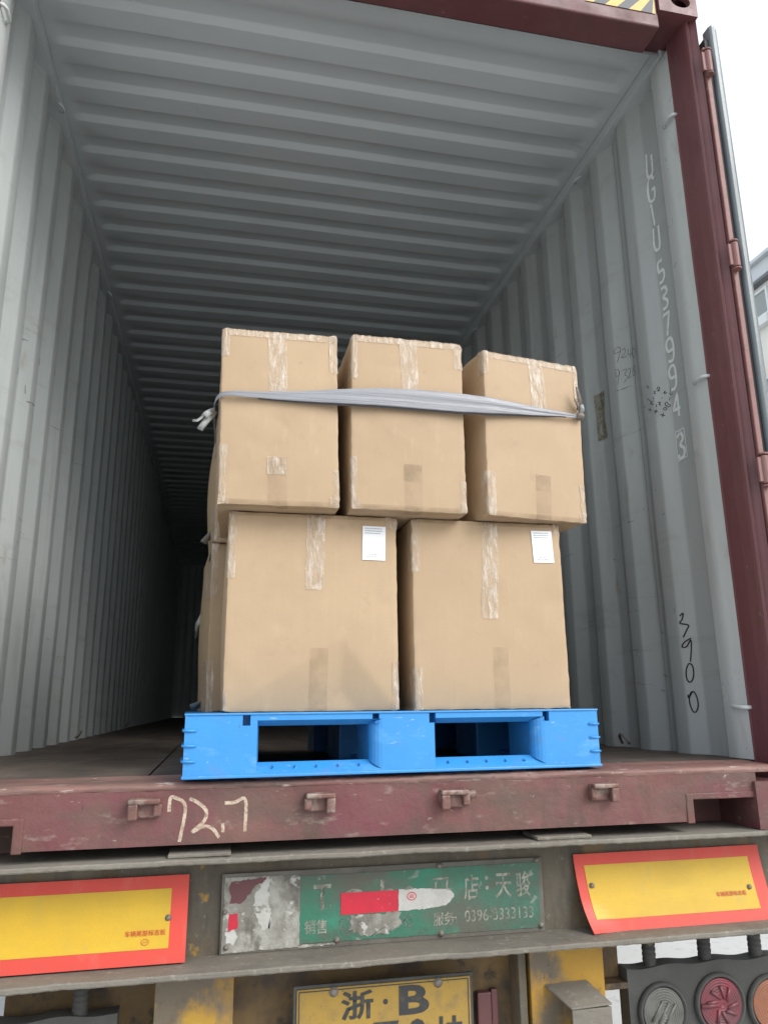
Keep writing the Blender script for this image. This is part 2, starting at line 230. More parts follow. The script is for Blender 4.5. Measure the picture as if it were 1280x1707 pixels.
def smooth_path(pts, n=5):
    if len(pts) < 3: return pts
    P = [pts[0]] + list(pts) + [pts[-1]]; out = []
    for i in range(1, len(P)-2):
        p0, p1, p2, p3 = P[i-1], P[i], P[i+1], P[i+2]
        for k in range(n):
            t = k/n; out.append(tuple(0.5*((2*p1[q]) + (-p0[q]+p2[q])*t + (2*p0[q]-5*p1[q]+4*p2[q]-p3[q])*t*t + (-p0[q]+3*p1[q]-3*p2[q]+p3[q])*t**3) for q in (0, 1)))
    out.append(pts[-1]); return out
def ribbon(mb, pts, w, fn, lift=0.0):
    """Flat stroke of width w along 2-D pts, mapped to 3-D by fn(a,b)."""
    P = []
    for (a0, b0), (a1, b1) in zip(pts, pts[1:]):
        L = math.hypot(a1-a0, b1-b0); n = max(1, int(L/0.012))
        P += [(a0+(a1-a0)*i/n, b0+(b1-b0)*i/n) for i in range(n)]
    P.append(pts[-1]); vs_ = []
    for i, p in enumerate(P):
        a = P[max(i-1, 0)]; b = P[min(i+1, len(P)-1)]
        dx, dy = b[0]-a[0], b[1]-a[1]; L = math.hypot(dx, dy) or 1
        nx, ny = -dy/L*w/2, dx/L*w/2
        vs_ += [fn(p[0]+nx, p[1]+ny), fn(p[0]-nx, p[1]-ny)]
    mb.add(vs_, [(2*i, 2*i+1, 2*i+3, 2*i+2) for i in range(len(P)-1)])
def text_mesh(body, x0, x1, z0, z1, y, m, parent, name='lettering', bold=0.0, skew=0.0, fn=None):
    """Lettering fitted into a rectangle on a plane facing -Y; z rises by skew*x."""
    cu = bpy.data.curves.new('t', 'FONT'); cu.body = body; cu.size = 1; cu.offset = bold; cu.resolution_u = 3
    to = bpy.data.objects.new('t', cu); COL.objects.link(to)
    dg = bpy.context.evaluated_depsgraph_get(); dg.update()
    me = bpy.data.meshes.new_from_object(to.evaluated_get(dg)); 
    bpy.data.objects.remove(to); bpy.data.curves.remove(cu)
    xs = [v.co.x for v in me.vertices]; ys = [v.co.y for v in me.vertices]
    if not xs: return None
    ax, bx, ay, by = min(xs), max(xs), min(ys), max(ys)
    for v in me.vertices:
        X = x0 + (v.co.x-ax)/(bx-ax)*(x1-x0); Z = z0 + (v.co.y-ay)/max(1e-6, by-ay)*(z1-z0) + skew*(X-x0)
        v.co = fn(X, Z) if fn else (X, y, Z)
    me.name = name; me.materials.clear(); me.materials.append(M[m])
    o = bpy.data.objects.new(name, me); COL.objects.link(o); o.parent = parent
    if parent.type == 'EMPTY' and parent.get('world_coords'): o.location = -parent.location
    return o
def nz3(x, y, z, s=1.0): return noise.noise(Vector((x*s, y*s, z*s)))
def linsp(a, b, n): return [a+(b-a)*i/(n-1) for i in range(n)]

# ------------------------------------------------------------------ ground
GZ = -1.45
g = MB(); g.grid(lambda u, v: (u, v, GZ + 0.0), linsp(-300, 300, 25), linsp(-300, 300, 25))
go = g.build('ground', 'concrete'); tag(go, 'pale concrete yard under and around the trailer', None, kind='structure')

# ------------------------------------------------------------------ shipping container
FY = -0.05                                   # plane of the rear (door) end
LEN = 12.0; HC = 2.655; HW = 1.176; DEEP = 0.036
cont = empty('shipping_container', (0, FY, -0.172), world_coords=True)
tag(cont, 'maroon shipping container with grey corrugated inside, doors folded open, on the trailer', 'container')
# corrugated side walls: (Y, X) profile
prof = [(0.20, 1.178), (0.215, 1.212), (0.345, 1.212), (0.403, 1.176), (0.478, 1.176), (0.545, 1.212), (0.587, 1.212)]
y = 0.587
while y < LEN-0.3:
    prof += [(y+0.068, HW), (y+0.141, HW), (y+0.209, HW+DEEP), (y+0.2825, HW+DEEP)]; y += 0.2825
prof.append((LEN, HW+DEEP))
def wallX(yy):
    for (y0, x0), (y1, x1) in zip(prof, prof[1:]):
        if y0 <= yy <= y1: return x0+(x1-x0)*(yy-y0)/(y1-y0)
    return prof[0][1] if yy < prof[0][0] else prof[-1][1]
def walld(yy, z, sx):
    d = 0.0035*nz3(yy*1.3, z*0.9+sx*7, 2.0) + 0.0022*nz3(yy*5, z*2.5, sx*3.0+1)
    return d*max(min(1, z/0.15, (HC-z)/0.15), 0)
def side_wall(sx):
    rows = []
    for (y0, x0), (y1, x1) in zip(prof, prof[1:]):      # small bend radii
        L = math.hypot(y1-y0, x1-x0)
        e = min(0.008, L*0.25)
        rows += [(y0+(y1-y0)*e/L, x0+(x1-x0)*e/L), (y1-(y1-y0)*e/L, x1-(x1-x0)*e/L)]
    rows = [prof[0]] + rows + [prof[-1]]
    zs = [-0.03] + linsp(0.0, HC-0.03, 60)
    def P(i, z):
        yy, xx = rows[i]
        return (sx*(xx + walld(yy, z, sx)), yy, z)
    mb = MB(); mb.grid(P, list(range(len(rows))), zs)
    o = mb.build('side_wall', 'wall', cont, smooth=True)
    s = o.modifiers.new('plate', 'SOLIDIFY'); s.thickness = 0.003; s.offset = 0
    wn_ = o.modifiers.new('normals', 'WEIGHTED_NORMAL'); wn_.weight = 100; wn_.keep_sharp = False
    return o
wallR = side_wall(1); wallL = side_wall(-1)
wallR['label'] = 'grey corrugated wall carrying the stencilled number and marker scribbles'
wallL['label'] = 'grey corrugated wall without any writing'
# outer maroon skins so that the container is closed from the side
# end wall
def endP(u, z):
    ph = (u % 0.25)/0.25
    a = 0.0 if ph < 0.3 else (ph-0.3)/0.2 if ph < 0.5 else 1.0 if ph < 0.8 else (1-ph)/0.2
    return (u, LEN+0.04*a, z)
mb = MB(); mb.grid(endP, linsp(-1.22, 1.22, 121), [0, 1.3, HC+0.02]); mb.build('end_wall', 'wall', cont)
# roof panel with pressed ribs
def roof():
    xs = [-1.19, -1.16, -1.135, -1.118, -1.10, -1.08] + linsp(-0.9, 0.9, 10) + [1.08, 1.10, 1.118, 1.135, 1.16, 1.19]
    wts = [0 if abs(x) > 1.13 else 0.35 if abs(x) > 1.117 else 0.85 if abs(x) > 1.09 else 1 for x in xs]
    ys = [(FY+0.12, 0.0), (0.20, 0.0)]
    y0 = 0.5456; n = -1
    while y0 + 0.1995*n < LEN-0.2:
        c = y0 + 0.1995*n          # centre of the slope that faces the doors
        ys += [(c-0.105, 0.0), (c-0.082, 1.0), (c-0.020, 1.0), (c-0.013, 0.88), (c+0.009, 0.08), (c+0.015, 0.0)]; n += 1
    ys.append((LEN+0.04, 0.0))
    def P(i, j):
        yy, a = ys[j]; x = xs[i]
        sag = 0.006*nz3(x*0.8, yy*0.7, 9) + 0.002*nz3(x*4, yy*4, 4)
        return (x, yy, HC + 0.018*a*wts[i] + sag*min(1, (1.19-abs(x))/0.2))
    mb = MB(); mb.grid(P, range(len(xs)), range(len(ys)))
    o = mb.build('roof_panel', 'roof', cont, smooth=True)
    s = o.modifiers.new('plate', 'SOLIDIFY'); s.thickness = 0.003; s.offset = 1
    wn_ = o.modifiers.new('normals', 'WEIGHTED_NORMAL'); wn_.weight = 100; wn_.keep_sharp = False
    return o
roof()
for sx in (-1, 1):
    mb = MB(); mb.box(sx*1.155, sx*1.222, 0.10, LEN, HC-0.055, HC-0.003); mb.box(sx*1.215, sx*1.219, 0.1, LEN, HC-0.05, HC+0.05)
    mb.build('top_side_rail', 'roof', cont, bevel=0.008)
    mb = MB(); mb.box(sx*1.160, sx*1.219, 0.10, LEN, -0.16, -0.002); mb.build('bottom_side_rail', 'maroon', cont, bevel=0.004)
# plywood floor sheets with a steel strip between
xs_f = [-1.214, -0.58, 0.002, 0.585, 1.214]
for r_ in range(5):
    for c_ in range(4):
        y0 = 0.075 + r_*2.385
        mb = MB(); x0, x1 = xs_f[c_]+0.002, xs_f[c_+1]-0.002
        mb.grid(lambda u, v: (u, v, 0.0008*nz3(u*6, v*3, 1) - 0.0015*((r_+c_) % 2)), linsp(x0, x1, 8), linsp(y0, y0+2.38, 12))
        mb.build('floor_board', 'floor', cont, recalc=False)
mb = MB(); mb.box(-1.215, 1.215, 0.07, LEN, -0.03, -0.006); mb.build('floor_base', 'black', cont)
# end frame: sill
sill = MB()
sill.grid(lambda u, v: (u, FY + 0.0022*nz3(u*5, v*7, 3) + 0.0015*nz3(u*17, v*17, 1), v), linsp(-0.846, 0.86, 170), linsp(-0.145, -0.022, 14))
sill.grid(lambda u, v: (u, FY + v, -0.145), linsp(-0.846, 0.86, 4), [0, 0.10])
for a, b in ((-1.075, -0.846), (0.86, 1.075)):
    sill.grid(lambda u, v: (u, FY + 0.0015*nz3(u*9, v*9, 3), v), linsp(a, b, 14), linsp(-0.084, -0.022, 6))
    sill.grid(lambda u, v: (u, FY + v, -0.084), [a, b], [0, 0.16])
    e = -0.846 if a < 0 else 0.86
    sill.grid(lambda u, v: (e, FY + u, v), [0, 0.16], [-0.145, -0.084])
    sill.box(a, b, 0.112, 0.117, -0.1715, -0.02)
sill.box(-0.846, 0.86, 0.05, 0.055, -0.145, -0.02)
sill_o = sill.build('door_sill', 'sill', cont, smooth=False)
sill_o['label'] = 'worn maroon sill beam chalked 72.7'
lip = [(-0.000, -0.0225), (-0.004, -0.016), (-0.002, -0.010), (0.006, -0.006), (0.02, -0.0045), (0.05, -0.003), (0.09, -0.001), (0.135, 0.0015)]
mb = MB(); mb.grid(lambda u, j: (u, FY + lip[j][0] + 0.003*nz3(u*6, j*0.7, 2) + 0.002*nz3(u*31, j, 5), lip[j][1] + 0.002*nz3(u*9, j*0.8, 8)*(1 if j > 1 else 0) + 0.0012*nz3(u*45, j, 3)*(1 if 0 < j < 7 else 0)), linsp(-1.14, 1.14, 260), range(len(lip)))
mb.build('sill_tread', 'silltop', sill_o, smooth=True)
# rims of the two pocket cut-outs
for e, d in ((-0.846, -1), (0.86, 1)):
    mb = MB(); mb.box(e-0.011, e+0.011, FY-0.004, FY+0.12, -0.150, -0.073); mb.box(min(e, e+d*0.21), max(e, e+d*0.21), FY-0.0035, FY+0.12, -0.089, -0.0725)
    mb.build('pocket_rim', 'sill', sill_o, bevel=0.003)
# keepers on the sill
def keeper(cx, cz, flip):
    mb = MB(); s = flip
    mb.box(cx-0.036, cx+0.036, FY-0.012, FY+0.004, cz-0.021, cz+0.023)
    mb.box(cx-0.036, cx+0.036, FY-0.034, FY-0.010, cz+0.011, cz+0.0235)
    mb.box(cx-s*0.036 if s > 0 else cx+0.014, cx-s*0.014 if s > 0 else cx+0.036, FY-0.032, FY-0.010, cz-0.024, cz+0.012)
    mb.box(min(cx+s*0.022, cx+s*0.040), max(cx+s*0.022, cx+s*0.040), FY-0.026, FY-0.010, cz-0.016, cz+0.012)
    v = [(x+0.002*nz3(x*60, y_*60, z*60), y_+0.002*nz3(z*60, x*50, 3), z+0.002*nz3(y_*60, x*60, 7)) for x, y_, z in mb.v]; mb.v = v
    return mb.build('keeper', 'keeper', sill_o, bevel=0.004)
keeper(-0.571, -0.060, 1); keeper(-0.156, -0.060, -1); keeper(0.186, -0.063, 1); keeper(0.602, -0.060, -1)
mb = MB(); mb.tube([(0.206, FY-0.014, -0.053), (0.243, FY-0.016, -0.053)], 0.009, 10); mb.build('keeper_stub', 'keeper', sill_o, smooth=True)
chalk = [[(-0.515,-0.07),(-0.514,-0.041),(-0.503,-0.039),(-0.478,-0.06),(-0.488,-0.138)],[(-0.469,-0.042),(-0.449,-0.052),(-0.429,-0.071),(-0.433,-0.094),(-0.46,-0.118),(-0.435,-0.106),(-0.413,-0.111),(-0.396,-0.132)],[(-0.389,-0.101),(-0.388,-0.121)],[(-0.386,-0.055),(-0.362,-0.054),(-0.337,-0.049),(-0.336,-0.121)]]
mb = MB()
for st in chalk: ribbon(mb, smooth_path(st), 0.0080, lambda a, b: (a, FY-0.0006+0.0022*nz3(a*5, b*7, 3)+0.0015*nz3(a*17, b*17, 1), b))
mb.build('chalk_writing', 'chalk', sill_o)
# corner castings with oval holes
def holed_face(mb, rect, hole, fn, tube=0.02, n=20):
    (a0, a1, b0, b1), (ca, cb, ra, rb) = rect, hole
    O, I = [], []
    for k in range(n):
        t = 2*math.pi*(k+0.5)/n; c, s = math.cos(t), math.sin(t)
        I.append((ca+ra*c, cb+rb*s))
        k1 = min(((a1-ca) if c > 0 else (ca-a0))/abs(c) if abs(c) > 1e-6 else 9e9, ((b1-cb) if s > 0 else (cb-b0))/abs(s) if abs(s) > 1e-6 else 9e9)
        O.append((ca+k1*c, cb+k1*s))
    vs_ = [fn(a, b, 0) for a, b in O] + [fn(a, b, 0) for a, b in I] + [fn(a, b, tube) for a, b in I]
    mb.add(vs_, [(k, (k+1) % n, n+(k+1) % n, n+k) for k in range(n)] + [(n+k, n+(k+1) % n, 2*n+(k+1) % n, 2*n+k) for k in range(n)])
    for a, b in ((a0, b0), (a1, b0), (a1, b1), (a0, b1)):       # corner fillers
        ks = sorted(range(n), key=lambda k: (O[k][0]-a)**2+(O[k][1]-b)**2)[:2]
        mb.add([fn(a, b, 0), fn(*O[ks[0]], 0), fn(*O[ks[1]], 0)], [(0, 1, 2)])
def casting(sx, z0, z1, m):
    xi, xo, yf = sx*1.062, sx*1.219, FY-0.012; yb = FY+0.166
    mb = MB(); zc = (z0+z1)/2
    holed_face(mb, (min(xi, xo), max(xi, xo), z0, z1), ((xi+xo)/2+sx*0.012, zc, 0.040, 0.030), lambda a, b, d: (a, yf+d, b))
    holed_face(mb, (yf, yb, z0, z1), ((yf+yb)/2-0.01, zc, 0.042, 0.030), lambda a, b, d: (xo-sx*d, a, b))
    mb.add([(xi, yf, z0), (xi, yb, z0), (xi, yb, z1), (xi, yf, z1), (xo, yb, z0), (xo, yb, z1), (xo, yf, z0), (xo, yf, z1)],
           [(0, 1, 2, 3), (1, 4, 5, 2), (0, 1, 4, 6), (3, 2, 5, 7)])
    return mb.build('corner_casting', m, cont, recalc=True)
for sx in (-1, 1):
    casting(sx, -0.172, -0.047, 'sill'); casting(sx, 2.628, 2.746, 'maroon')
# corner posts: grey inner jamb, maroon outside
for sx in (-1, 1):
    pr = [(0.205, 1.180), (0.185, 1.168), (0.165, 1.170), (0.150, 1.163), (0.12, 1.166), (0.066, 1.165)]
    mb = MB(); mb.grid(lambda i, z: (sx*pr[i][1] + sx*0.002*nz3(i*2, z*2, sx), pr[i][0], z), range(len(pr)), linsp(0.001, HC-0.06, 30))
    o = mb.build('jamb_lining', 'postgrey', cont, smooth=True)
    pm = [(0.0845, 1.1652), (0.078, 1.168), (0.030, 1.173), (-0.006, 1.180), (-0.016, 1.183), (-0.022, 1.188), (-0.016, 1.194), (-0.010, 1.199), (-0.022, 1.212), (-0.030, 1.218), (0.0, 1.219), (0.16, 1.219)]
    mb = MB(); mb.grid(lambda i, z: (sx*pm[i][1], pm[i][0]-0.018+0.001*nz3(i, z*3, 2), z), range(len(pm)), linsp(-0.05, 2.63, 24))
    mb.build('corner_post', 'maroon', cont, smooth=False)
    for zc in (0.156, 1.245, 2.30):         # short lashing bars on the jamb
        mb = MB(); mb.tube([(sx*1.172, 0.135, zc), (sx*1.158, 0.128, zc), (sx*1.152, 0.118, zc), (sx*1.150, 0.075, zc-0.002), (sx*1.156, 0.063, zc-0.003), (sx*1.17, 0.060, zc-0.003)], 0.0065, 10)
        mb.build('lashing_bar', 'postgrey', cont, smooth=True)
    for (yy, zc) in ((0.80, 0.035), (2.5, 0.035), (4.8, 0.035), (0.80, 2.575), (2.3, 2.575)):
        mb = MB(); mb.tube([(sx*(1.155-0.022*math.sin(a)), yy+0.026*math.cos(a), zc+(-0.012*math.sin(a) if zc > 1 else 0.035*math.sin(a)-0.02)) for a in linsp(0, math.pi, 11)], 0.005, 8)
        mb.build('lashing_ring', 'steel' if zc < 1 else 'roof', cont, smooth=True)
# header
hd = MB(); hd.box(-1.062, 1.062, FY, 0.068, 2.560, 2.735)
hdo = hd.build('door_header', 'maroon', cont, bevel=0.006)
mb = MB(); mb.grid(lambda u, j: (u, [0.0685, 0.072, 0.10, 0.13][j], [2.562, 2.565, 2.60, HC+0.004][j]), linsp(-1.165, 1.165, 6), range(4)); mb.build('header_lining', 'roof', hdo, smooth=True)
mb = MB(); mb.box(-1.165, 1.165, FY+0.002, 0.06, 2.736, 2.742); mb.build('header_cap', 'maroon', hdo)
for sx in (-1, 1):
    for k in range(6):                       # hazard stripes
        for j, mm in ((0, 'hazyel'), (1, 'hazblk')):
            a = 0.775 + k*0.094 + j*0.047 - 0.02
            pts = [(a, 2.616), (a+0.047, 2.616), (a+0.047+0.08, 2.70), (a+0.08, 2.70)]
            cl = []
            for px_, pz_ in pts: cl.append((min(max(px_, 0.772), 1.050), pz_))
            if cl[0][0] == cl[1][0] and cl[2][0] == cl[3][0]: continue
            mb = MB(); mb.add([(sx*px_, FY-0.0025, pz_) for px_, pz_ in cl], [(0, 1, 2, 3)])
            mb.build('hazard_stripe', mm, hdo)
# stencilled number and scribbles on the right-hand wall
onwall = lambda lift: (lambda a, b: (wallX(a)+walld(a, b, 1)-lift, a, b))
num = [[(0.329,2.346),(0.336,2.269),(0.33,2.237),(0.3,2.241),(0.296,2.319)],[(0.299,2.205),(0.306,2.222),(0.331,2.226),(0.341,2.20),(0.342,2.15),(0.334,2.126),(0.308,2.120),(0.300,2.14),(0.300,2.166),(0.320,2.167)],[(0.342,2.109),(0.328,2.108)],[(0.332,2.109),(0.323,2.011)],[(0.335,2.003),(0.34,1.933),(0.33,1.902),(0.305,1.907),(0.301,1.994)],[(0.302,1.843),(0.331,1.843),(0.329,1.803),(0.303,1.801),(0.297,1.773),(0.312,1.755),(0.334,1.758)],[(0.33,1.729),(0.301,1.724),(0.295,1.699),(0.321,1.69),(0.296,1.664),(0.304,1.642),(0.331,1.642)],[(0.337,1.617),(0.295,1.616),(0.321,1.528)],[(0.292,1.462),(0.325,1.463),(0.335,1.492),(0.324,1.51),(0.302,1.508),(0.292,1.48),(0.295,1.436),(0.307,1.418),(0.332,1.425)],[(0.293,1.353),(0.326,1.354),(0.336,1.381),(0.323,1.398),(0.304,1.396),(0.296,1.368),(0.299,1.323),(0.313,1.307),(0.334,1.311)],[(0.304,1.194),(0.302,1.284),(0.335,1.226),(0.291,1.224)],[(0.333,1.118),(0.311,1.132),(0.299,1.106),(0.319,1.087),(0.298,1.067),(0.302,1.043),(0.328,1.037),(0.334,1.053)]]
for st in num:
    mb = MB(); ribbon(mb, smooth_path(st) if len(st) > 4 else st, 0.0125, onwall(0.0035)); mb.build('stencilled_character', 'white', wallR)
mb = MB(); ribbon(mb, [(0.339,1.143),(0.286,1.141),(0.285,1.033),(0.343,1.03),(0.339,1.143)], 0.0045, onwall(0.0035)); mb.build('stencilled_box', 'white', wallR)
calc = [[(0.438,1.364),(0.425,1.364),(0.428,1.356),(0.421,1.355)],[(0.398,1.327),(0.392,1.327),(0.397,1.32),(0.391,1.317)],[(0.387,1.332),(0.381,1.341),(0.377,1.333),(0.384,1.326),(0.376,1.324)],[(0.365,1.31),(0.359,1.317),(0.363,1.307),(0.353,1.308)],[(0.334,1.323),(0.345,1.302),(0.34,1.293),(0.327,1.295)],[(0.4,1.304),(0.401,1.298)],[(0.372,1.294),(0.373,1.29)],[(0.346,1.285),(0.349,1.274)],[(0.442,1.317),(0.421,1.297),(0.416,1.283),(0.401,1.279)],[(0.427,1.287),(0.406,1.293)],[(0.393,1.274),(0.395,1.263)],[(0.388,1.279),(0.379,1.278),(0.385,1.271),(0.378,1.266)],[(0.374,1.245),(0.366,1.253),(0.361,1.244),(0.37,1.241)],[(0.358,1.253),(0.365,1.264),(0.358,1.271),(0.354,1.26),(0.347,1.253),(0.355,1.249),(0.358,1.255)],[(0.442,1.272),(0.42,1.261)],[(0.427,1.273),(0.434,1.26)],[(0.404,1.25),(0.391,1.244)],[(0.396,1.255),(0.4,1.239)],[(0.384,1.229),(0.369,1.22)],[(0.373,1.233),(0.378,1.217)],[(0.471,1.291),(0.459,1.291)]]
n9240 = [[(0.628,1.608),(0.652,1.609),(0.648,1.627),(0.628,1.628),(0.628,1.604),(0.644,1.564)],[(0.621,1.61),(0.609,1.615),(0.608,1.595),(0.625,1.578),(0.601,1.575)],[(0.594,1.603),(0.595,1.579),(0.572,1.578)],[(0.58,1.606),(0.589,1.563)],[(0.561,1.592),(0.575,1.575),(0.56,1.549),(0.547,1.576),(0.561,1.592)],[(0.654,1.532),(0.644,1.533),(0.638,1.511),(0.652,1.503),(0.653,1.527)],[(0.637,1.521),(0.65,1.463)],[(0.624,1.52),(0.607,1.518),(0.617,1.498),(0.607,1.484),(0.623,1.462)],[(0.602,1.516),(0.592,1.516),(0.595,1.494),(0.604,1.478),(0.588,1.48)],[(0.562,1.517),(0.58,1.511),(0.558,1.482),(0.576,1.476),(0.582,1.498),(0.557,1.51)]]
n3900 = [[(0.393,0.467),(0.381,0.476),(0.386,0.455),(0.394,0.442),(0.368,0.433),(0.375,0.417),(0.388,0.392)],[(0.364,0.387),(0.385,0.376),(0.395,0.36),(0.381,0.359),(0.366,0.381),(0.367,0.352),(0.374,0.307)],[(0.376,0.301),(0.37,0.294),(0.368,0.279),(0.369,0.261),(0.374,0.245),(0.381,0.238),(0.387,0.24),(0.391,0.252),(0.391,0.27),(0.387,0.287),(0.381,0.299),(0.375,0.3)],[(0.392,0.196),(0.391,0.184),(0.377,0.205),(0.37,0.198),(0.366,0.182),(0.365,0.162),(0.369,0.146),(0.375,0.137),(0.382,0.139),(0.387,0.152),(0.39,0.171),(0.388,0.19),(0.382,0.203),(0.375,0.205)]]
for nm, sts, w, mm in (('marker_sums', calc, 0.0022, 'marker'), ('faint_marker_number', n9240, 0.0022, 'pencil'), ('marker_number', n3900, 0.0042, 'marker')):
    mb = MB()
    for st in sts: ribbon(mb, smooth_path(st) if len(st) > 2 else st, w, onwall(0.004))
    mb.build(nm, mm, wallR)
mb = MB(); mb.grid(lambda u, v: onwall(0.0035)(u+0.01*nz3(v*9, u*30, 1), v), linsp(0.835, 0.895, 5), linsp(1.30, 1.52, 12)); mb.build('tape_residue', 'residue', wallR)
mb = MB()
for k in range(46):                          # scuffs and scratches on both walls
    yy, zz = 0.4+random.random()**1.6*4, 0.08+random.random()**1.3*2.1; L = 0.01+0.03*random.random(); a = random.uniform(-0.5, 0.5)+math.pi/2*(random.random() > 0.4)
    ribbon(mb, [(yy, zz), (yy+L*math.cos(a), zz+L*math.sin(a))], random.uniform(0.0012, 0.003), (lambda q, b: (wallX(q)+walld(q, b, 1)-0.0035, q, b)))
o = mb.build('scuff_marks', 'pencil', wallR); o['kind'] = 'stuff'
mb = MB()
for k in range(46):
    yy, zz = 0.8+random.random()**1.6*4, 0.08+random.random()**1.3*1.6; L = 0.01+0.045*random.random(); a = random.uniform(-0.5, 0.5)+math.pi/2*(random.random() > 0.4)
    ribbon(mb, [(yy, zz), (yy+L*math.cos(a), zz+L*math.sin(a))], random.uniform(0.0012, 0.0035), (lambda q, b: (-(wallX(q)+walld(q, b, -1)-0.0035), q, b)))
o = mb.build('scuff_marks', 'pencil', wallL); o['kind'] = 'stuff'
for wo, sx in ((wallR, 1), (wallL, -1)):
    f = lambda q, b: (sx*(wallX(q)+walld(q, b, sx)-0.003), q, b)
    k = 0
    while 0.570+1.13*k < LEN-0.5:            # welds between the wall sheets
        mb = MB(); yy = 0.570+1.13*k; ribbon(mb, [(yy+0.0015*nz3(z*30, k, sx), z) for z in linsp(0.0, HC-0.06, 90)], 0.0035, f); mb.build('weld_seam', 'weld', wo); k += 1
    for mm, cnt in (('rub', 16), ('palerub', 22)):
        mb = MB()
        for q in range(cnt):                 # long scrapes left by cargo
            yy, zz, L = 0.45+random.random()**1.5*4.5, random.uniform(0.12, 1.7), random.uniform(0.03, 0.22)
            ribbon(mb, [(yy+L*t, zz+0.006*nz3(t*3, q, sx)+0.02*t*math.sin(q)) for t in linsp(0, 1, 14)], random.uniform(0.0015, 0.005), f)
        o = mb.build('cargo_scrapes', mm, wo); o['kind'] = 'stuff'
# doors folded back along the sides
for sx in (-1, 1):
    def dbox(a, b, *r): return (min(sx*a, sx*b), max(sx*a, sx*b)) + r
    d = MB(); d.box(*dbox(1.252, 1.300, FY+0.012, FY+1.17, 0.0, 2.565)); 
    do = d.build('door', 'maroon', cont, bevel=0.003)
    mb = MB(); mb.box(*dbox(1.225, 1.2445, FY-0.006, FY+0.06, 0.02, 2.50)); mb.build('hinge_bar', 'pink', do, bevel=0.003)
    mb = MB(); mb.box(*dbox(1.2445, 1.262, FY+0.004, FY+0.05, 0.01, 2.55)); mb.build('dark_gap_strip', 'black', do)  # black strip standing in for the shaded gap beside the gasket
    pg = [(1.262, FY+0.03), (1.262, FY-0.002), (1.268, FY-0.014), (1.275, FY-0.008), (1.281, FY-0.013), (1.289, FY-0.004), (1.300, FY+0.002), (1.301, FY+0.05)]
    mb = MB(); mb.grid(lambda i, z: (sx*pg[i][0], pg[i][1]+0.0015*nz3(i, z*4, 1), z), range(len(pg)), linsp(0.0, 2.60, 40)); mb.build('door_gasket', 'gasket', do, smooth=True)
    for zc in (0.12, 0.872, 1.63, 2.42):
        mb = MB(); mb.tube([(sx*1.230, FY-0.018, zc-0.045), (sx*1.230, FY-0.018, zc+0.045)], 0.0135, 14)
        mb.tube([(sx*1.230, FY-0.018, zc-0.055), (sx*1.230, FY-0.018, zc-0.049)], 0.0155, 14); mb.tube([(sx*1.230, FY-0.018, zc+0.049), (sx*1.230, FY-0.018, zc+0.055)], 0.0155, 14)
        mb.box(*dbox(1.205, 1.230, FY-0.022, FY-0.012, zc-0.04, zc+0.04))
        mb.build('hinge', 'pink', do, bevel=0.002)

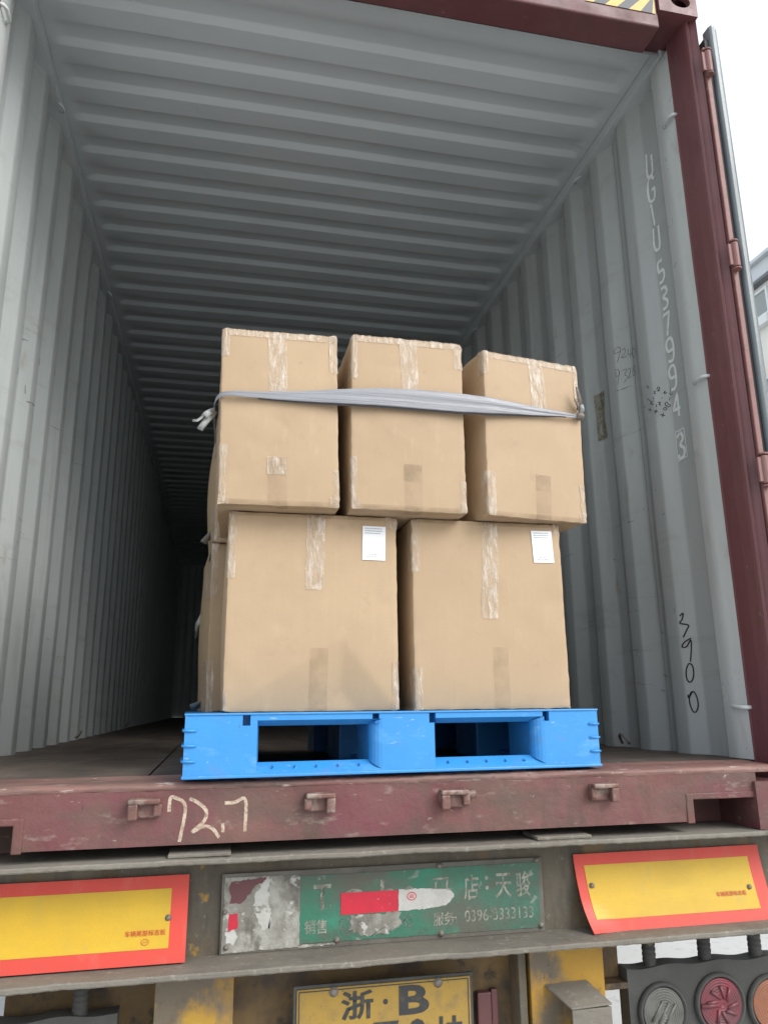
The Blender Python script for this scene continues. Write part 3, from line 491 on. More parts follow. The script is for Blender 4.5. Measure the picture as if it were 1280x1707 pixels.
# ------------------------------------------------------------------ blue pallet
ang = math.atan2(0.042, 1.102)
fl = Vector((-0.488, -0.076, 0)); ca, sa = math.cos(ang), math.sin(ang)
PW, PD = 0.5515, 0.55
pal = empty('plastic_pallet', (fl.x+ca*PW-sa*PD, fl.y+sa*PW+ca*PD, 0.003), ang)
tag(pal, 'blue plastic pallet under the cartons at the container mouth', 'pallet')
ops = [(-0.372, -0.090), (0.086, 0.362)]
slots = [(-0.414, -0.395), (-0.086, -0.068), (0.066, 0.084), (0.388, 0.407)]
F = -PD
def front_panel():
    mb = MB()
    outer = [(a-0.006, b+0.030, 0.0115, 0.134) for a, b in ops]
    inner = [(a, b, 0.033, 0.120) for a, b in ops]
    xs = sorted(set([-PW, PW] + [v for o in outer for v in o[:2]] + [v for s in slots for v in s]))
    zs = [0.0, 0.0115, 0.122, 0.134, 0.147]
    for x0, x1 in zip(xs, xs[1:]):
        for z0, z1 in zip(zs, zs[1:]):
            xm, zm = (x0+x1)/2, (z0+z1)/2
            if any(o[0] < xm < o[1] and o[2] < zm < o[3] for o in outer): continue
            if any(s[0] < xm < s[1] and zm > 0.122 for s in slots): continue
            mb.add([(x0, F, z0), (x1, F, z0), (x1, F, z1), (x0, F, z1)], [(0, 1, 2, 3)])
    for s in slots:
        a, b = s; mb.add([(a, F, 0.122), (b, F, 0.122), (b, F+0.02, 0.122), (a, F+0.02, 0.122), (a, F, 0.147), (b, F, 0.147), (b, F+0.02, 0.147), (a, F+0.02, 0.147)], [(0, 1, 2, 3), (0, 3, 7, 4), (1, 2, 6, 5)])
    D = 0.034
    for o, i in zip(outer, inner):
        # curved right cheek, plain left cheek and roof
        t = linsp(0, 1, 6)
        mb.grid(lambda u, v: (o[1]+(i[1]-o[1])*math.sin(u*math.pi/2), F+D*(1-math.cos(u*math.pi/2)), (o[2]+(i[2]-o[2])*u)*(1-v) + (o[3]+(i[3]-o[3])*u)*v), t, [0, 1])
        mb.grid(lambda u, v: (o[0]+(i[0]-o[0])*u, F+D*u, (o[2]+(i[2]-o[2])*u)*(1-v) + (o[3]+(i[3]-o[3])*u)*v), [0, 1], [0, 1])
        mb.grid(lambda u, v: ((o[0]+(i[0]-o[0])*u)*(1-v)+(o[1]+(i[1]-o[1])*u)*v, F+D*u, o[3]+(i[3]-o[3])*u), [0, 1], [0, 1])
        # sloping bottom lip with five drain holes
        a0, a1 = i[0]+0.004, i[1]-0.004; n = 5; wd = (a1-a0)/n
        LB = 0.041
        lipf = lambda a, b, d: (a, F+D*b/LB, o[2]+(i[2]-o[2])*b/LB - d)
        mb.add([lipf(o[0], 0, 0), lipf(a0, 0, 0), lipf(a0, LB, 0), lipf(i[0], LB, 0)], [(0, 1, 2, 3)])
        mb.add([lipf(a1, 0, 0), lipf(o[1], 0, 0), lipf(i[1], LB, 0), lipf(a1, LB, 0)], [(0, 1, 2, 3)])
        for k in range(n):
            holed_face(mb, (a0+k*wd, a0+(k+1)*wd, 0, LB), (a0+(k+0.5)*wd, LB*0.5, 0.0060, 0.0085), lipf, tube=0.012, n=20)
    o = mb.build('front_panel', 'blue', pal, merge=0.0004)
    return o
front_panel()
mb = MB(); mb.box(-PW-0.003, PW+0.003, F-0.004, F+0.006, 0.0, 0.0075); mb.build('bottom_lip', 'blue', pal, bevel=0.002)
mb = MB(); mb.box(-PW-0.002, PW+0.002, F-0.003, PD, 0.1472, 0.152); mb.build('top_deck', 'blue', pal, bevel=0.0015)
mb = MB(); mb.box(-PW+0.004, PW-0.004, F+0.036, PD-0.004, 0.121, 0.1468); mb.build('deck_core', 'blue', pal)
cols = [(-PW, -0.374), (-0.088, 0.084), (0.364, PW)]; rows_ = [(F+0.0345, F+0.19), (-0.10, 0.10), (PD-0.17, PD)]
for c0, c1 in cols:
    for r0, r1 in rows_:
        mb = MB(); mb.box(c0+0.001, c1-0.001, r0, r1, 0.002, 0.1205); mb.build('block', 'blue', pal, bevel=0.006)
for c0, c1 in ((-PW, -0.44), (-0.05, 0.05), (0.44, PW)):
    mb = MB(); mb.box(c0+0.002, c1-0.002, F+0.19, PD-0.17, 0.001, 0.022); mb.build('runner', 'blue', pal, bevel=0.003)
for sx in (-1, 1):
    for zc in (0.0405, 0.0765, 0.112):
        mb = MB(); mb.tube([(sx*(PW-0.028), F-0.001, zc), (sx*(PW-0.010), F-0.003, zc), (sx*(PW+0.001), F-0.001, zc), (sx*(PW+0.003), F+0.012, zc), (sx*(PW+0.003), F+0.15, zc)], 0.0032, 8)
        mb.build('grip_rib', 'blue', pal, smooth=True)
    mb = MB(); mb.grid(lambda u, v: (sx*PW, u, v), [F, PD], [0, 0.147]); mb.build('side_panel', 'blue', pal)

# ------------------------------------------------------------------ cartons
def carton(name_label, w, d, h, front_mid, z0, rz, k, idx, tapes=(), bulge=(0.006, 0.006, 0.004), dent=None, sticker=None, lean=0.0):
    """front_mid = world XY of the middle of the front face's foot."""
    c, s = math.cos(rz), math.sin(rz)
    root = empty('carton', (front_mid[0]-s*d/2, front_mid[1]+c*d/2, z0), rz)
    tag(root, name_label, 'carton', 'brown cartons stacked on the pallet')
    cm = cardboard(idx, k); rr = 0.0022; sd_ = idx*13.7
    rng = random.Random(idx*31)
    dents = [(rng.uniform(-0.45, 0.45)*w, rng.uniform(0.08, 0.92)*h, rng.uniform(0.015, 0.05), rng.uniform(0.0006, 0.0018)) for _ in range(6)]
    creases = [(rng.uniform(-0.42, 0.42)*w, rng.uniform(0.1, 0.9)*h, rng.uniform(0, math.pi), rng.uniform(0.03, 0.09), rng.choice((-1, 1))*rng.uniform(0.0004, 0.0008)) for _ in range(6)]
    def shape(p, off=0.0):
        x, y_, z = p
        q = Vector((max(-w/2+rr, min(w/2-rr, x)), max(-d/2+rr, min(d/2-rr, y_)), max(rr, min(h-rr, z))))
        n_ = Vector(p)-q
        n_ = n_.normalized() if n_.length > 1e-6 else Vector((0, 0, 1))
        v = q + n_*(rr+off)
        a, b, e = 2*x/w, 2*y_/d, 2*z/h-1
        a, b, e = max(-1, min(1, a)), max(-1, min(1, b)), max(-1, min(1, e))
        bu = lambda t: 1-t*t
        v.x += (1 if a > 0 else -1)*bulge[0]*abs(a)**4*bu(b)*bu(e)*1.6
        v.y += (1 if b > 0 else -1)*bulge[1]*abs(b)**4*bu(a)*bu(e)*1.6
        v.z += (bulge[2]*abs(e)**6*bu(a)*bu(b) if e > 0 else 0)
        if dent and b < -0.95: v.y += dent(x, z)
        if b < -0.9:
            for dx_, dz_, dr_, dd_ in dents:
                q2 = ((x-dx_)**2+(z-dz_)**2)/(dr_*dr_)
                if q2 < 6: v.y += dd_*math.exp(-q2)
            for cx_, cz_, ca_, cl_, cd_ in creases:
                uu = (x-cx_)*math.cos(ca_)+(z-cz_)*math.sin(ca_); ww = -(x-cx_)*math.sin(ca_)+(z-cz_)*math.cos(ca_)
                if abs(uu) < cl_ and abs(ww) < 0.02: v.y += cd_*math.exp(-(ww/0.006)**2)*(1-(uu/cl_)**2)
        ed = max(0, abs(a)-0.965)/0.035 if b < -0.5 else 0; ed = max(ed, max(0, abs(e)-0.97)/0.03)
        v += Vector((nz3(z*38+sd_, y_*38, 5), nz3(x*38, z*38, sd_+8), nz3(x*38+sd_, y_*38, 2)))*0.0016*ed
        f = 0.0012
        v += Vector((nz3(x*7+sd_, y_*7, z*7), nz3(x*7, y_*7+sd_, z*7+4), 0.7*nz3(x*7, y_*7, z*7+sd_)))*f
        cr = max(0, abs(a)-0.86)*max(0, abs(e)-0.86)*(1 if b < 0 else 0)/0.0196       # soft crumpled corners
        v += Vector((nz3(x*45+sd_, z*45, 1), nz3(x*45, z*45, sd_), nz3(z*45, x*45, sd_+3)))*0.0075*min(1, cr)
        v.x += lean*z
        return v
    def ax(L, n): return [0, rr*0.35, rr] + linsp(rr, L-rr, n)[1:-1] + [L-rr, L-rr*0.35, L]
    X = [v-w/2 for v in ax(w, 46)]; Y = [v-d/2 for v in ax(d, 22)]; Z = ax(h, 62)
    mb = MB()
    for yy in (-d/2, d/2): mb.grid(lambda u, v: shape((u, yy, v)), X, Z)
    for xx in (-w/2, w/2): mb.grid(lambda u, v: shape((xx, u, v)), Y, Z)
    for zz in (0, h): mb.grid(lambda u, v: shape((u, v, zz)), X, Y)
    body = mb.build('box_body', cm, root, smooth=True, merge=0.0002)
    def unroll(s_, v_):
        x, y_, z = s_, -d/2, v_
        if abs(s_) > w/2: x = math.copysign(w/2, s_); y_ = -d/2+(abs(s_)-w/2)
        if v_ > h: z = h; y_ = -d/2+(v_-h)
        if v_ < 0: z = 0; y_ = -d/2-v_
        return (x, y_, z)
    for j, (s0, s1, v0, v1, kind, sk) in enumerate(tapes):
        nu = max(3, int((s1-s0)/0.006)); nv = max(3, int((v1-v0)/0.008))
        amp = 0.0013 if kind == 'tape' else 0.0003
        def P(u, v):
            t = (v1-v)/(v1-v0)
            edge = 0.0015*nz3(v*30+j, idx, 2)
            ss = u + sk*t*(v1-v0) + edge
            wr = abs(nz3(u*60+j*5, v*26+idx*3, 1.0))*amp*2
            return shape(unroll(ss, v), 0.0011+0.00025*j % 0.001+wr)
        mb = MB(); mb.grid(P, linsp(s0, s1, nu), linsp(v0, v1, nv)); mb.build('tape_strip', kind, root, smooth=True, recalc=False)
    if sticker:
        x0, x1, z0s, z1s, tilt = sticker
        P = lambda u, v: shape((u+tilt*(v-z0s), -d/2, v-tilt*0.5*(u-x0)), 0.0022)
        mb = MB(); mb.grid(P, linsp(x0, x1, 6), linsp(z0s, z1s, 8)); so_ = mb.build('shipping_label', 'sticker', root, smooth=True, recalc=False)
        mb = MB(); W = x1-x0; H = z1s-z0s
        P2 = lambda u, v: shape((u+tilt*(v-z0s), -d/2, v-tilt*0.5*(u-x0)), 0.0028)
        for r_, (f0, f1) in ((0.93, (0.1, 0.84)), (0.86, (0.1, 0.84)), (0.79, (0.1, 0.78)), (0.17, (0.3, 0.65)), (0.10, (0.2, 0.75))):
            a = f0
            while a < f1:
                b = min(f1, a+random.uniform(0.05, 0.14)); ribbon(mb, [(x0+W*a, z0s+H*r_), (x0+W*b, z0s+H*r_)], 0.0024, P2); a = b+0.03
        mb.build('label_print', 'print', so_)
    return root
def top_tapes(w, h, c0=0.0, L=0.185, v=0, sd_=0):
    q = random.Random(sd_+5); j = lambda a: q.uniform(-a, a)
    return [(c0-0.025, c0+0.026, h-L, h+0.05, 'tape', 0.02), (-w/2+0.004, w/2-0.004, h-0.020, h+0.03, 'tape', 0.0),
            (-w/2-0.03, -w/2+0.017+j(0.005), h-0.11+j(0.04), h+0.0, 'tape', j(0.03)), (w/2-0.020+j(0.006), w/2+0.03, h-0.085+j(0.03), h+0.0, 'tape', j(0.03)),
            (-w/2-0.03, -w/2+0.020+j(0.005), 0.004, 0.15+j(0.03), 'tape', j(0.02)), (w/2-0.018+j(0.004), w/2+0.03, 0.004, 0.12+j(0.03), 'tape', j(0.02)), (c0-0.024+v, c0+0.028+v, 0.085, 0.135, 'tape' if sd_ == 1 else 'tapedull', 0.0),
            (c0-0.022+v, c0+0.030+v, -0.04, 0.135, 'tapedull', 0.0), (-w/2+0.004, w/2-0.004, -0.03, 0.014, 'tapedull', 0.0), (-w/2+0.001, -w/2+0.026, 0.0, 0.026, 'tape', 0.0), (w/2-0.026, w/2-0.001, 0.0, 0.028, 'tape', 0.0)]
TH = 0.523; BH = 0.534
ZB = 0.1565; ZT = ZB+BH+0.003
carton('tall carton at the left end of the strapped top row', 0.322, 0.44, TH-0.014, (-0.272, -0.052), ZT, R(-0.5), 1.0, 1, top_tapes(0.322, TH-0.014, -0.01, 0.185, 0, 1), (0.006, 0.005, 0.004), lean=-0.02)
carton('middle carton of the strapped top row', 0.332, 0.44, TH, (0.089, -0.052), ZT, R(0.6), 0.97, 2, top_tapes(0.332, TH, 0.0, 0.19, 0.006, 2), (0.006, 0.005, 0.004))
carton('carton turned askew at the right end of the strapped top row', 0.335, 0.335, TH-0.012, (0.484, -0.022), ZT, R(9.5), 0.96, 3, top_tapes(0.335, TH-0.012, 0.01, 0.19, 0.004, 3), (0.006, 0.005, 0.004), lean=0.015)
def dent1(x, z):
    l1 = 0.020 + (x+0.20)*0.62 - z           # below the left crease
    l2 = 0.020 + (0.215-x)*1.25 - z          # below the right crease
    return 0.13*max(0.0, min(l1, l2, 0.14))
carton('lower left carton with a white label and creased foot, standing on the blue pallet', 0.466, 0.42, BH, (-0.168, 0.020), ZB, R(0.3), 1.0, 4,
       [(0.0-0.022, 0.028, BH-0.212, BH+0.05, 'tape', -0.01), (-0.233-0.03, -0.233+0.020, BH-0.185, BH, 'tape', 0.0), (-0.233+0.004, 0.229, BH-0.011, BH+0.03, 'tapedull', 0.0),
        (0.233-0.016, 0.233+0.03, 0.0, 0.13, 'tape', 0.0), (-0.010, 0.040, -0.04, 0.165, 'tapedull', 0.0), (-0.233-0.02, -0.233+0.010, 0.0, 0.05, 'tape', 0.0), (0.233-0.030, 0.235, BH-0.035, BH, 'tape', 0.0)],
       (0.006, 0.004, 0.003), dent=dent1, sticker=(0.133, 0.200, BH-0.125, BH-0.027, 0.02))
carton('lower right carton with a white label and long tape strip, standing on the blue pallet', 0.456, 0.42, BH, (0.338, 0.022), ZB, R(0.8), 0.97, 5,
       [(-0.012, 0.038, BH-0.285, BH+0.05, 'tape', -0.055), (-0.228-0.03, -0.228+0.020, BH-0.155, BH, 'tape', 0.0), (-0.228-0.03, -0.228+0.022, 0.0, 0.115, 'tape', 0.0),
        (0.0, 0.046, -0.04, 0.170, 'tapedull', 0.0), (-0.224, 0.224, BH-0.012, BH+0.03, 'tapedull', 0.0), (0.228-0.020, 0.23, BH-0.03, BH, 'tape', 0.0)],
       (0.006, 0.004, 0.003), sticker=(0.140, 0.205, BH-0.118, BH-0.022, -0.03))
REAR_UP = carton('half hidden carton behind the left end of the strapped row, leaning out to the left', 0.42, 0.50, 0.43, (-0.235, 0.455), ZT, R(3.0), 0.93, 6,
       [(-0.21-0.10, -0.21+0.02, 0.0, 0.12, 'tape', 0.0), (-0.21-0.10, -0.21+0.02, 0.30, 0.43, 'tape', 0.0)], (0.012, 0.006, 0.004), lean=-0.01)
REAR_LOW = carton('half hidden carton on the pallet behind the lower left carton', 0.42, 0.48, BH, (-0.240, 0.480), ZB, R(4.5), 0.93, 7,
       [(-0.21-0.12, -0.21+0.02, 0.0, 0.16, 'tape', 0.0), (-0.21-0.12, -0.21+0.02, 0.36, BH, 'tape', 0.0)], (0.010, 0.006, 0.004))

# loose scraps of film hanging from the left flank of the rear cartons
def scrap(parent, pts, m='rag'):
    mb = MB(); mb.add(pts, [(0, 1, 2), (0, 2, 3)] if len(pts) == 4 else [(0, 1, 2)])
    o = mb.build('film_scrap', m, parent, smooth=True); sm = o.modifiers.new('t', 'SOLIDIFY'); sm.thickness = 0.001
for parent, ps in ((REAR_UP, [(-0.216, -0.10, 0.075), (-0.252, -0.08, 0.035), (-0.232, -0.05, 0.030), (-0.214, -0.03, 0.06)]), (REAR_UP, [(-0.214, -0.2, 0.02), (-0.226, -0.19, -0.06), (-0.214, -0.15, -0.04), (-0.213, -0.14, 0.01)]),
                   (REAR_LOW, [(-0.214, 0.05, 0.36), (-0.240, 0.07, 0.30), (-0.236, 0.09, 0.25), (-0.214, 0.10, 0.29)]), (REAR_LOW, [(-0.213, -0.05, 0.035), (-0.25, -0.03, 0.022), (-0.24, 0.02, 0.004), (-0.213, 0.03, 0.01)])):
    scrap(parent, ps)

# ------------------------------------------------------------------ strap round the top row
strap = empty('packing_strap', (-0.10, -0.075, 1.0), world_coords=True)
tag(strap, 'twisted grey plastic strap tied round the top row of cartons', 'strap')
path = [(-0.452, 0.30, 0.985, 0.975, 0), (-0.456, 0.05, 0.992, 0.978, 0), (-0.453, -0.040, 0.998, 0.984, 0), (-0.447, -0.058, 1.003, 0.990, 0), (-0.434, -0.0665, 1.0065, 0.9935, 0), (-0.38, -0.069, 1.0085, 0.9915, 0), (-0.30, -0.071, 1.012, 0.989, 0), (-0.20, -0.073, 1.0215, 0.9885, 1), (-0.106, -0.075, 1.0335, 0.9895, 1),
        (0.016, -0.076, 1.0455, 0.9915, 1), (0.13, -0.076, 1.0475, 0.990, 1), (0.25, -0.074, 1.0465, 0.990, 1), (0.32, -0.0715, 1.0435, 0.994, 1), (0.41, -0.058, 1.0385, 1.002, 1), (0.50, -0.042, 1.034, 1.011, 1), (0.58, -0.026, 1.033, 1.0195, 1), (0.625, -0.016, 1.033, 1.0225, 0), (0.648, -0.008, 1.033, 1.024, 0), (0.657, 0.006, 1.032, 1.024, 0), (0.62, 0.24, 1.03, 1.02, 0)]
def lerp_path(n):
    out = []
    for (a, b) in zip(path, path[1:]):
        L = Vector(a[:3]).dist if False else math.dist(a[:3], b[:3]); m_ = max(1, int(L/0.012))
        for i in range(m_):
            t = i/m_; out.append([a[k]+(b[k]-a[k])*t for k in range(5)])
    out.append(list(path[-1])); return out
LP = lerp_path(0)
for k_ in range(3):                          # ease the corners of the outline
    LP = [LP[0]] + [[(LP[i-1][q]+2*LP[i][q]+LP[i+1][q])/4 for q in range(5)] for i in range(1, len(LP)-1)] + [LP[-1]]
vv = linsp(0, 1, 17)
def SP(i, v, off=0.0):
    x, y_, zt, zb, fl_ = LP[i]; wdt = zt-zb
    fold = 0.0040*math.sin(v*math.pi*1.7 + i*0.03)*min(1, wdt/0.03) + 0.0008*math.sin(v*15+i*0.05) + 0.0012*nz3(i*0.05, v*4, 3)
    bow = -0.0030*math.sin(v*math.pi)*min(1.4, wdt/0.03)
    tx = LP[min(i+1, len(LP)-1)][0]-LP[max(i-1, 0)][0]; ty = LP[min(i+1, len(LP)-1)][1]-LP[max(i-1, 0)][1]; L = math.hypot(tx, ty) or 1
    nx, ny = ty/L, -tx/L
    k = off - bow + fold*0.5
    return (x+nx*k, y_+ny*k, zb+(zt-zb)*v + 0.0012*nz3(x*20, v*2, 1))
mb = MB(); mb.grid(lambda i, v: SP(i, v), range(len(LP)), vv); o = mb.build('strap_band', 'strap', strap, smooth=True)
s = o.modifiers.new('t', 'SOLIDIFY'); s.thickness = 0.0016; s.offset = 1
ids = [i for i in range(len(LP)) if -0.35 < LP[i][0] < 0.60 and LP[i][1] < 0]
mb = MB(); mb.grid(lambda i, v: (SP(i, 0, -0.002)[0], SP(i, 0, -0.002)[1]+0.003*v, SP(i, 0)[2]-0.0055*v*min(1, (LP[i][2]-LP[i][3])/0.04)+0.001), ids, linsp(0, 1, 3)); mb.build('painted_shadow', 'strapshade', strap, smooth=True)  # dark strip along the lower edge, painting in the strap's shadow
def rag(name, pts, w0, w1, m, nrm=(0.3, -0.95, 0.1)):
    pts = [Vector(p) for p in pts]; n_ = Vector(nrm).normalized(); out = []
    mb = MB(); vs_ = []
    for i, p in enumerate(pts):
        t = (pts[min(i+1, len(pts)-1)]-pts[max(i-1, 0)]).normalized(); u = t.cross(n_).normalized(); ww = w0+(w1-w0)*i/(len(pts)-1)
        for q in (-1, -0.3, 0.35, 1): vs_.append(p+u*ww*q/2+n_*(0.003*math.sin(q*3+i)))
    mb.add(vs_, [(4*i+k, 4*i+k+1, 4*i+5+k, 4*i+4+k) for i in range(len(pts)-1) for k in range(3)])
    o = mb.build(name, m, strap, smooth=True); s = o.modifiers.new('t', 'SOLIDIFY'); s.thickness = 0.0015
    return o
rag('loose_tail', [(-0.456, -0.005, 0.975), (-0.466, -0.02, 0.966), (-0.478, -0.03, 0.955), (-0.489, -0.03, 0.938), (-0.500, -0.03, 0.928), (-0.512, -0.03, 0.928)], 0.012, 0.004, 'rag')
rag('loose_tail', [(-0.457, -0.01, 0.968), (-0.470, -0.03, 0.955), (-0.480, -0.034, 0.942)], 0.016, 0.02, 'rag')
rag('loose_tail', [(-0.455, -0.01, 0.970), (-0.468, -0.02, 0.945), (-0.480, -0.025, 0.925), (-0.492, -0.025, 0.905)], 0.018, 0.017, 'rag')
rag('knot_end', [(0.650, -0.006, 1.030), (0.640, -0.022, 1.052), (0.628, -0.03, 1.070), (0.620, -0.032, 1.078)], 0.012, 0.010, 'knot')
rag('knot_end', [(0.646, -0.006, 1.055), (0.644, -0.022, 1.080), (0.636, -0.03, 1.100), (0.630, -0.032, 1.118)], 0.022, 0.010, 'knot')
rag('knot_end', [(0.648, -0.010, 1.034), (0.650, -0.026, 1.048), (0.646, -0.030, 1.062)], 0.020, 0.016, 'rag')
mb = MB(); mb.lathe([(0.001, -0.013), (0.008, -0.011), (0.012, -0.003), (0.011, 0.006), (0.006, 0.012), (0.001, 0.013)], (0.645, -0.012, 1.031), 'x', 14); mb.build('knot', 'knot', strap, smooth=True)

# ------------------------------------------------------------------ trailer rear
tr = empty('container_trailer', (0, 0.3, GZ), world_coords=True)
tag(tr, 'grimy container trailer tail with reflective boards, lamps and licence plate', 'trailer')
def rough_edge_flange(zt, y0, t):
    mb = MB(); xs = linsp(-1.25, 1.25, 300)
    pr = [(0.25, 0), (0.06, 0), (0.0, 0), (-0.002, -0.003), (-0.002, -t+0.003), (0.0, -t), (0.25, -t)]
    def P(u, j):
        a, b = pr[j]; e = 1 if 2 <= j <= 5 else 0
        return (u, y0 + a + e*(0.004*nz3(u*4, 1, zt) + 0.0022*nz3(u*40, 2, zt)), zt + b + e*(0.0012*nz3(u*55, j, 3) + 0.002*nz3(u*7, 0, zt)))
    mb.grid(P, xs, range(len(pr))); return mb
rough_edge_flange(-0.1735, -0.078, 0.012).build('top_flange', 'dusty', tr, smooth=False)
rough_edge_flange(-0.414, -0.072, 0.013).build('bottom_flange', 'dusty', tr, smooth=False)
mb = MB(); mb.grid(lambda u, v: (u, 0.055+0.002*nz3(u*4, v*6, 1), v), linsp(-1.25, 1.25, 60), linsp(-0.416, -0.184, 8)); mb.box(-1.25, 1.25, 0.060, 0.068, -0.415, -0.186); mb.build('beam_web', 'web', tr, smooth=True)
for a, b in ((-0.512, -0.367), (0.408, 0.560)):
    mb = MB(); mb.box(a, b, -0.060, 0.04, -0.1725, -0.164); mb.build('shim_plate', 'dusty', tr, bevel=0.002)
# red and yellow reflective boards: sheets that lean out at the foot
def board(x0, x1, z0, z1, curl, ylo, seed):
    def S(u, v, lift):
        f = (v-z0)/(z1-z0)                   # 0 foot, 1 head
        yy = 0.046 - (0.046-ylo)*(1-f)**1.3
        k = max(0.0, 1-math.hypot((u-x0)/0.10, (v-z0)/0.08)) if curl else 0
        return (u + (0.014*(1-f)**2 if curl else 0)*max(0, 1-(u-x0)/0.2), yy - 0.022*k*k + 0.002*nz3(u*6, v*6, seed) - lift, v + 0.006*k)
    us, vs_ = linsp(x0, x1, 60), linsp(z0, z1, 24)
    mb = MB(); mb.grid(lambda u, v: S(u, v, 0), us, vs_); o = mb.build('reflective_board', 'red', tr, smooth=False)
    s = o.modifiers.new('t', 'SOLIDIFY'); s.thickness = 0.002; s.offset = 0
    m_ = 0.030
    mb = MB(); mb.grid(lambda u, v: S(u, v, 0.0022), linsp(x0+0.027, x1-0.040, 36), linsp(z0+0.031, z1-0.028, 12)); mb.build('yellow_field', 'yellow', o, smooth=False, recalc=False)
    return o, S
bR, SR = board(0.552, 1.124, -0.417, -0.230, True, 0.000, 1)
bL, SL = board(-1.030, -0.463, -0.410, -0.228, False, 0.002, 2)
bR['label'] = 'red and yellow board with a curled lower corner'; bL['label'] = 'red and yellow board cut by the picture edge'
def bolt(x, yy, z, r, parent, m='steel'):
    mb = MB(); mb.lathe([(r*1.35, 0), (r*1.35, -0.0012), (r, -0.0016), (r*0.95, -0.0045), (r*0.5, -0.0058)], (x, yy, z), 'y', 14)
    return mb.build('bolt', m, parent, smooth=True)
for x, z in ((0.593, -0.307), (1.066, -0.334)): bolt(x, SR(x, z, 0.0024)[1], z, 0.0055, bR)
for x, z in ((-0.507, -0.318), (-0.985, -0.318)): bolt(x, SL(x, z, 0.0024)[1], z, 0.0055, bL)
text_mesh('车辆尾部标志板', 0.957, 1.052, -0.352, -0.340, 0, 'boardink', bR, bold=0.01, fn=lambda X, Z: SR(X, Z, 0.0034))
text_mesh('车辆尾部标志板', -0.604, -0.511, -0.352, -0.340, 0, 'boardink', bL, bold=0.01, fn=lambda X, Z: SL(X, Z, 0.0034))
mb = MB(); ribbon(mb, [(-0.557+0.0085*math.cos(a), -0.364+0.006*math.sin(a)) for a in linsp(0, 6.2832, 17)], 0.0012, lambda X, Z: SL(X, Z, 0.0034))
ribbon(mb, [(-0.562, -0.3665), (-0.559, -0.362), (-0.557, -0.366), (-0.554, -0.362), (-0.552, -0.3655)], 0.001, lambda X, Z: SL(X, Z, 0.0034)); mb.build('approval_mark', 'boardink', bL)
# green sign plate
sp = MB(); sp.box(-0.384, 0.460, 0.046, 0.050, -0.414, -0.232); spo = sp.build('sign_plate', 'platerim', tr, bevel=0.0015)
spo['label'] = 'scraped green sign plate with Chinese lettering and phone numbers'
SY = 0.0452
def patch(name, pts, yy, m, parent, jag=0.0, t=0.0008):
    P = []
    for i, (a, b) in enumerate(pts):
        c, d = pts[(i+1) % len(pts)]; n = max(1, int(math.dist((a, b), (c, d))/0.006)) if jag else 1
        for j in range(n):
            f = j/n; x, z = a+(c-a)*f, b+(d-b)*f
            P.append((x+jag*nz3(x*160, z*160, 1+yy*99), z+jag*nz3(x*160, z*160, 7)))
    mb = MB(); mb.poly_prism(P, lambda a, b, d: (a, yy-d, b), t); return mb.build(name, m, parent)
patch('green_field', [(-0.190, -0.400), (0.06, -0.4015), (0.446, -0.403), (0.450, -0.243), (0.05, -0.246), (-0.190, -0.246)], SY, 'green', spo, 0.0015)
patch('scraped_field', [(-0.380, -0.409), (-0.194, -0.407), (-0.194, -0.243), (-0.376, -0.240)], SY, 'scraped', spo, 0.002)
patch('red_flake', [(-0.363, -0.250), (-0.272, -0.244), (-0.300, -0.262), (-0.315, -0.280), (-0.335, -0.300), (-0.361, -0.302)], SY-0.0011, 'maroon', spo, 0.006, 0.0005)
patch('red_flake', [(-0.363, -0.323), (-0.343, -0.323), (-0.343, -0.357), (-0.367, -0.360)], SY-0.0011, 'redtape', spo, 0.003, 0.0005)
patch('white_flake', [(-0.268, -0.245), (-0.285, -0.256), (-0.306, -0.285), (-0.304, -0.307), (-0.268, -0.310)], SY-0.0011, 'whitetape', spo, 0.010, 0.0005)
patch('white_flake', [(-0.302, -0.322), (-0.266, -0.322), (-0.265, -0.364), (-0.285, -0.362)], SY-0.0011, 'whitetape', spo, 0.008, 0.0005)
patch('white_flake', [(-0.372, -0.362), (-0.348, -0.360), (-0.342, -0.378), (-0.352, -0.390), (-0.368, -0.388)], SY-0.0011, 'whitetape', spo, 0.008, 0.0005)
patch('white_flake', [(-0.060, -0.345), (0.062, -0.341), (0.072, -0.372), (0.030, -0.392), (-0.030, -0.394), (-0.062, -0.376)], SY-0.0011, 'scraped', spo, 0.012, 0.0004)
patch('white_border', [(-0.194, -0.403), (-0.1905, -0.403), (-0.1905, -0.246), (-0.194, -0.246)], SY-0.0009, 'scraped', spo, 0.0015, 0.0004)
patch('white_border', [(-0.194, -0.404), (-0.094, -0.402), (-0.092, -0.407), (-0.194, -0.409)], SY-0.0009, 'scraped', spo, 0.003, 0.0004)
TY = SY-0.0014
text_mesh('T', -0.157, -0.112, -0.327, -0.268, TY, 'signtext', spo, bold=0.015)
text_mesh('o', -0.086, -0.021, -0.340, -0.282, TY, 'signtext', spo)
text_mesh('h', 0.015, 0.055, -0.330, -0.265, TY, 'signtext', spo)
text_mesh('e', 0.072, 0.108, -0.328, -0.284, TY, 'signtext', spo)
text_mesh('马', 0.150, 0.205, -0.326, -0.268, TY, 'signtext', spo)
text_mesh('店', 0.238, 0.279, -0.327, -0.265, TY, 'signtext', spo, bold=0.012)
text_mesh(':', 0.297, 0.307, -0.304, -0.270, TY, 'signtext', spo, bold=0.01)
text_mesh('天', 0.325, 0.371, -0.326, -0.266, TY, 'signtext', spo, bold=0.012)
text_mesh('骏', 0.382, 0.424, -0.326, -0.264, TY, 'signtext', spo, bold=0.012)
text_mesh('销售', -0.179, -0.122, -0.381, -0.348, TY, 'signtext', spo, bold=0.012)
text_mesh('0396-3333143', -0.093, 0.100, -0.379, -0.349, TY, 'signdark', spo, bold=0.006)
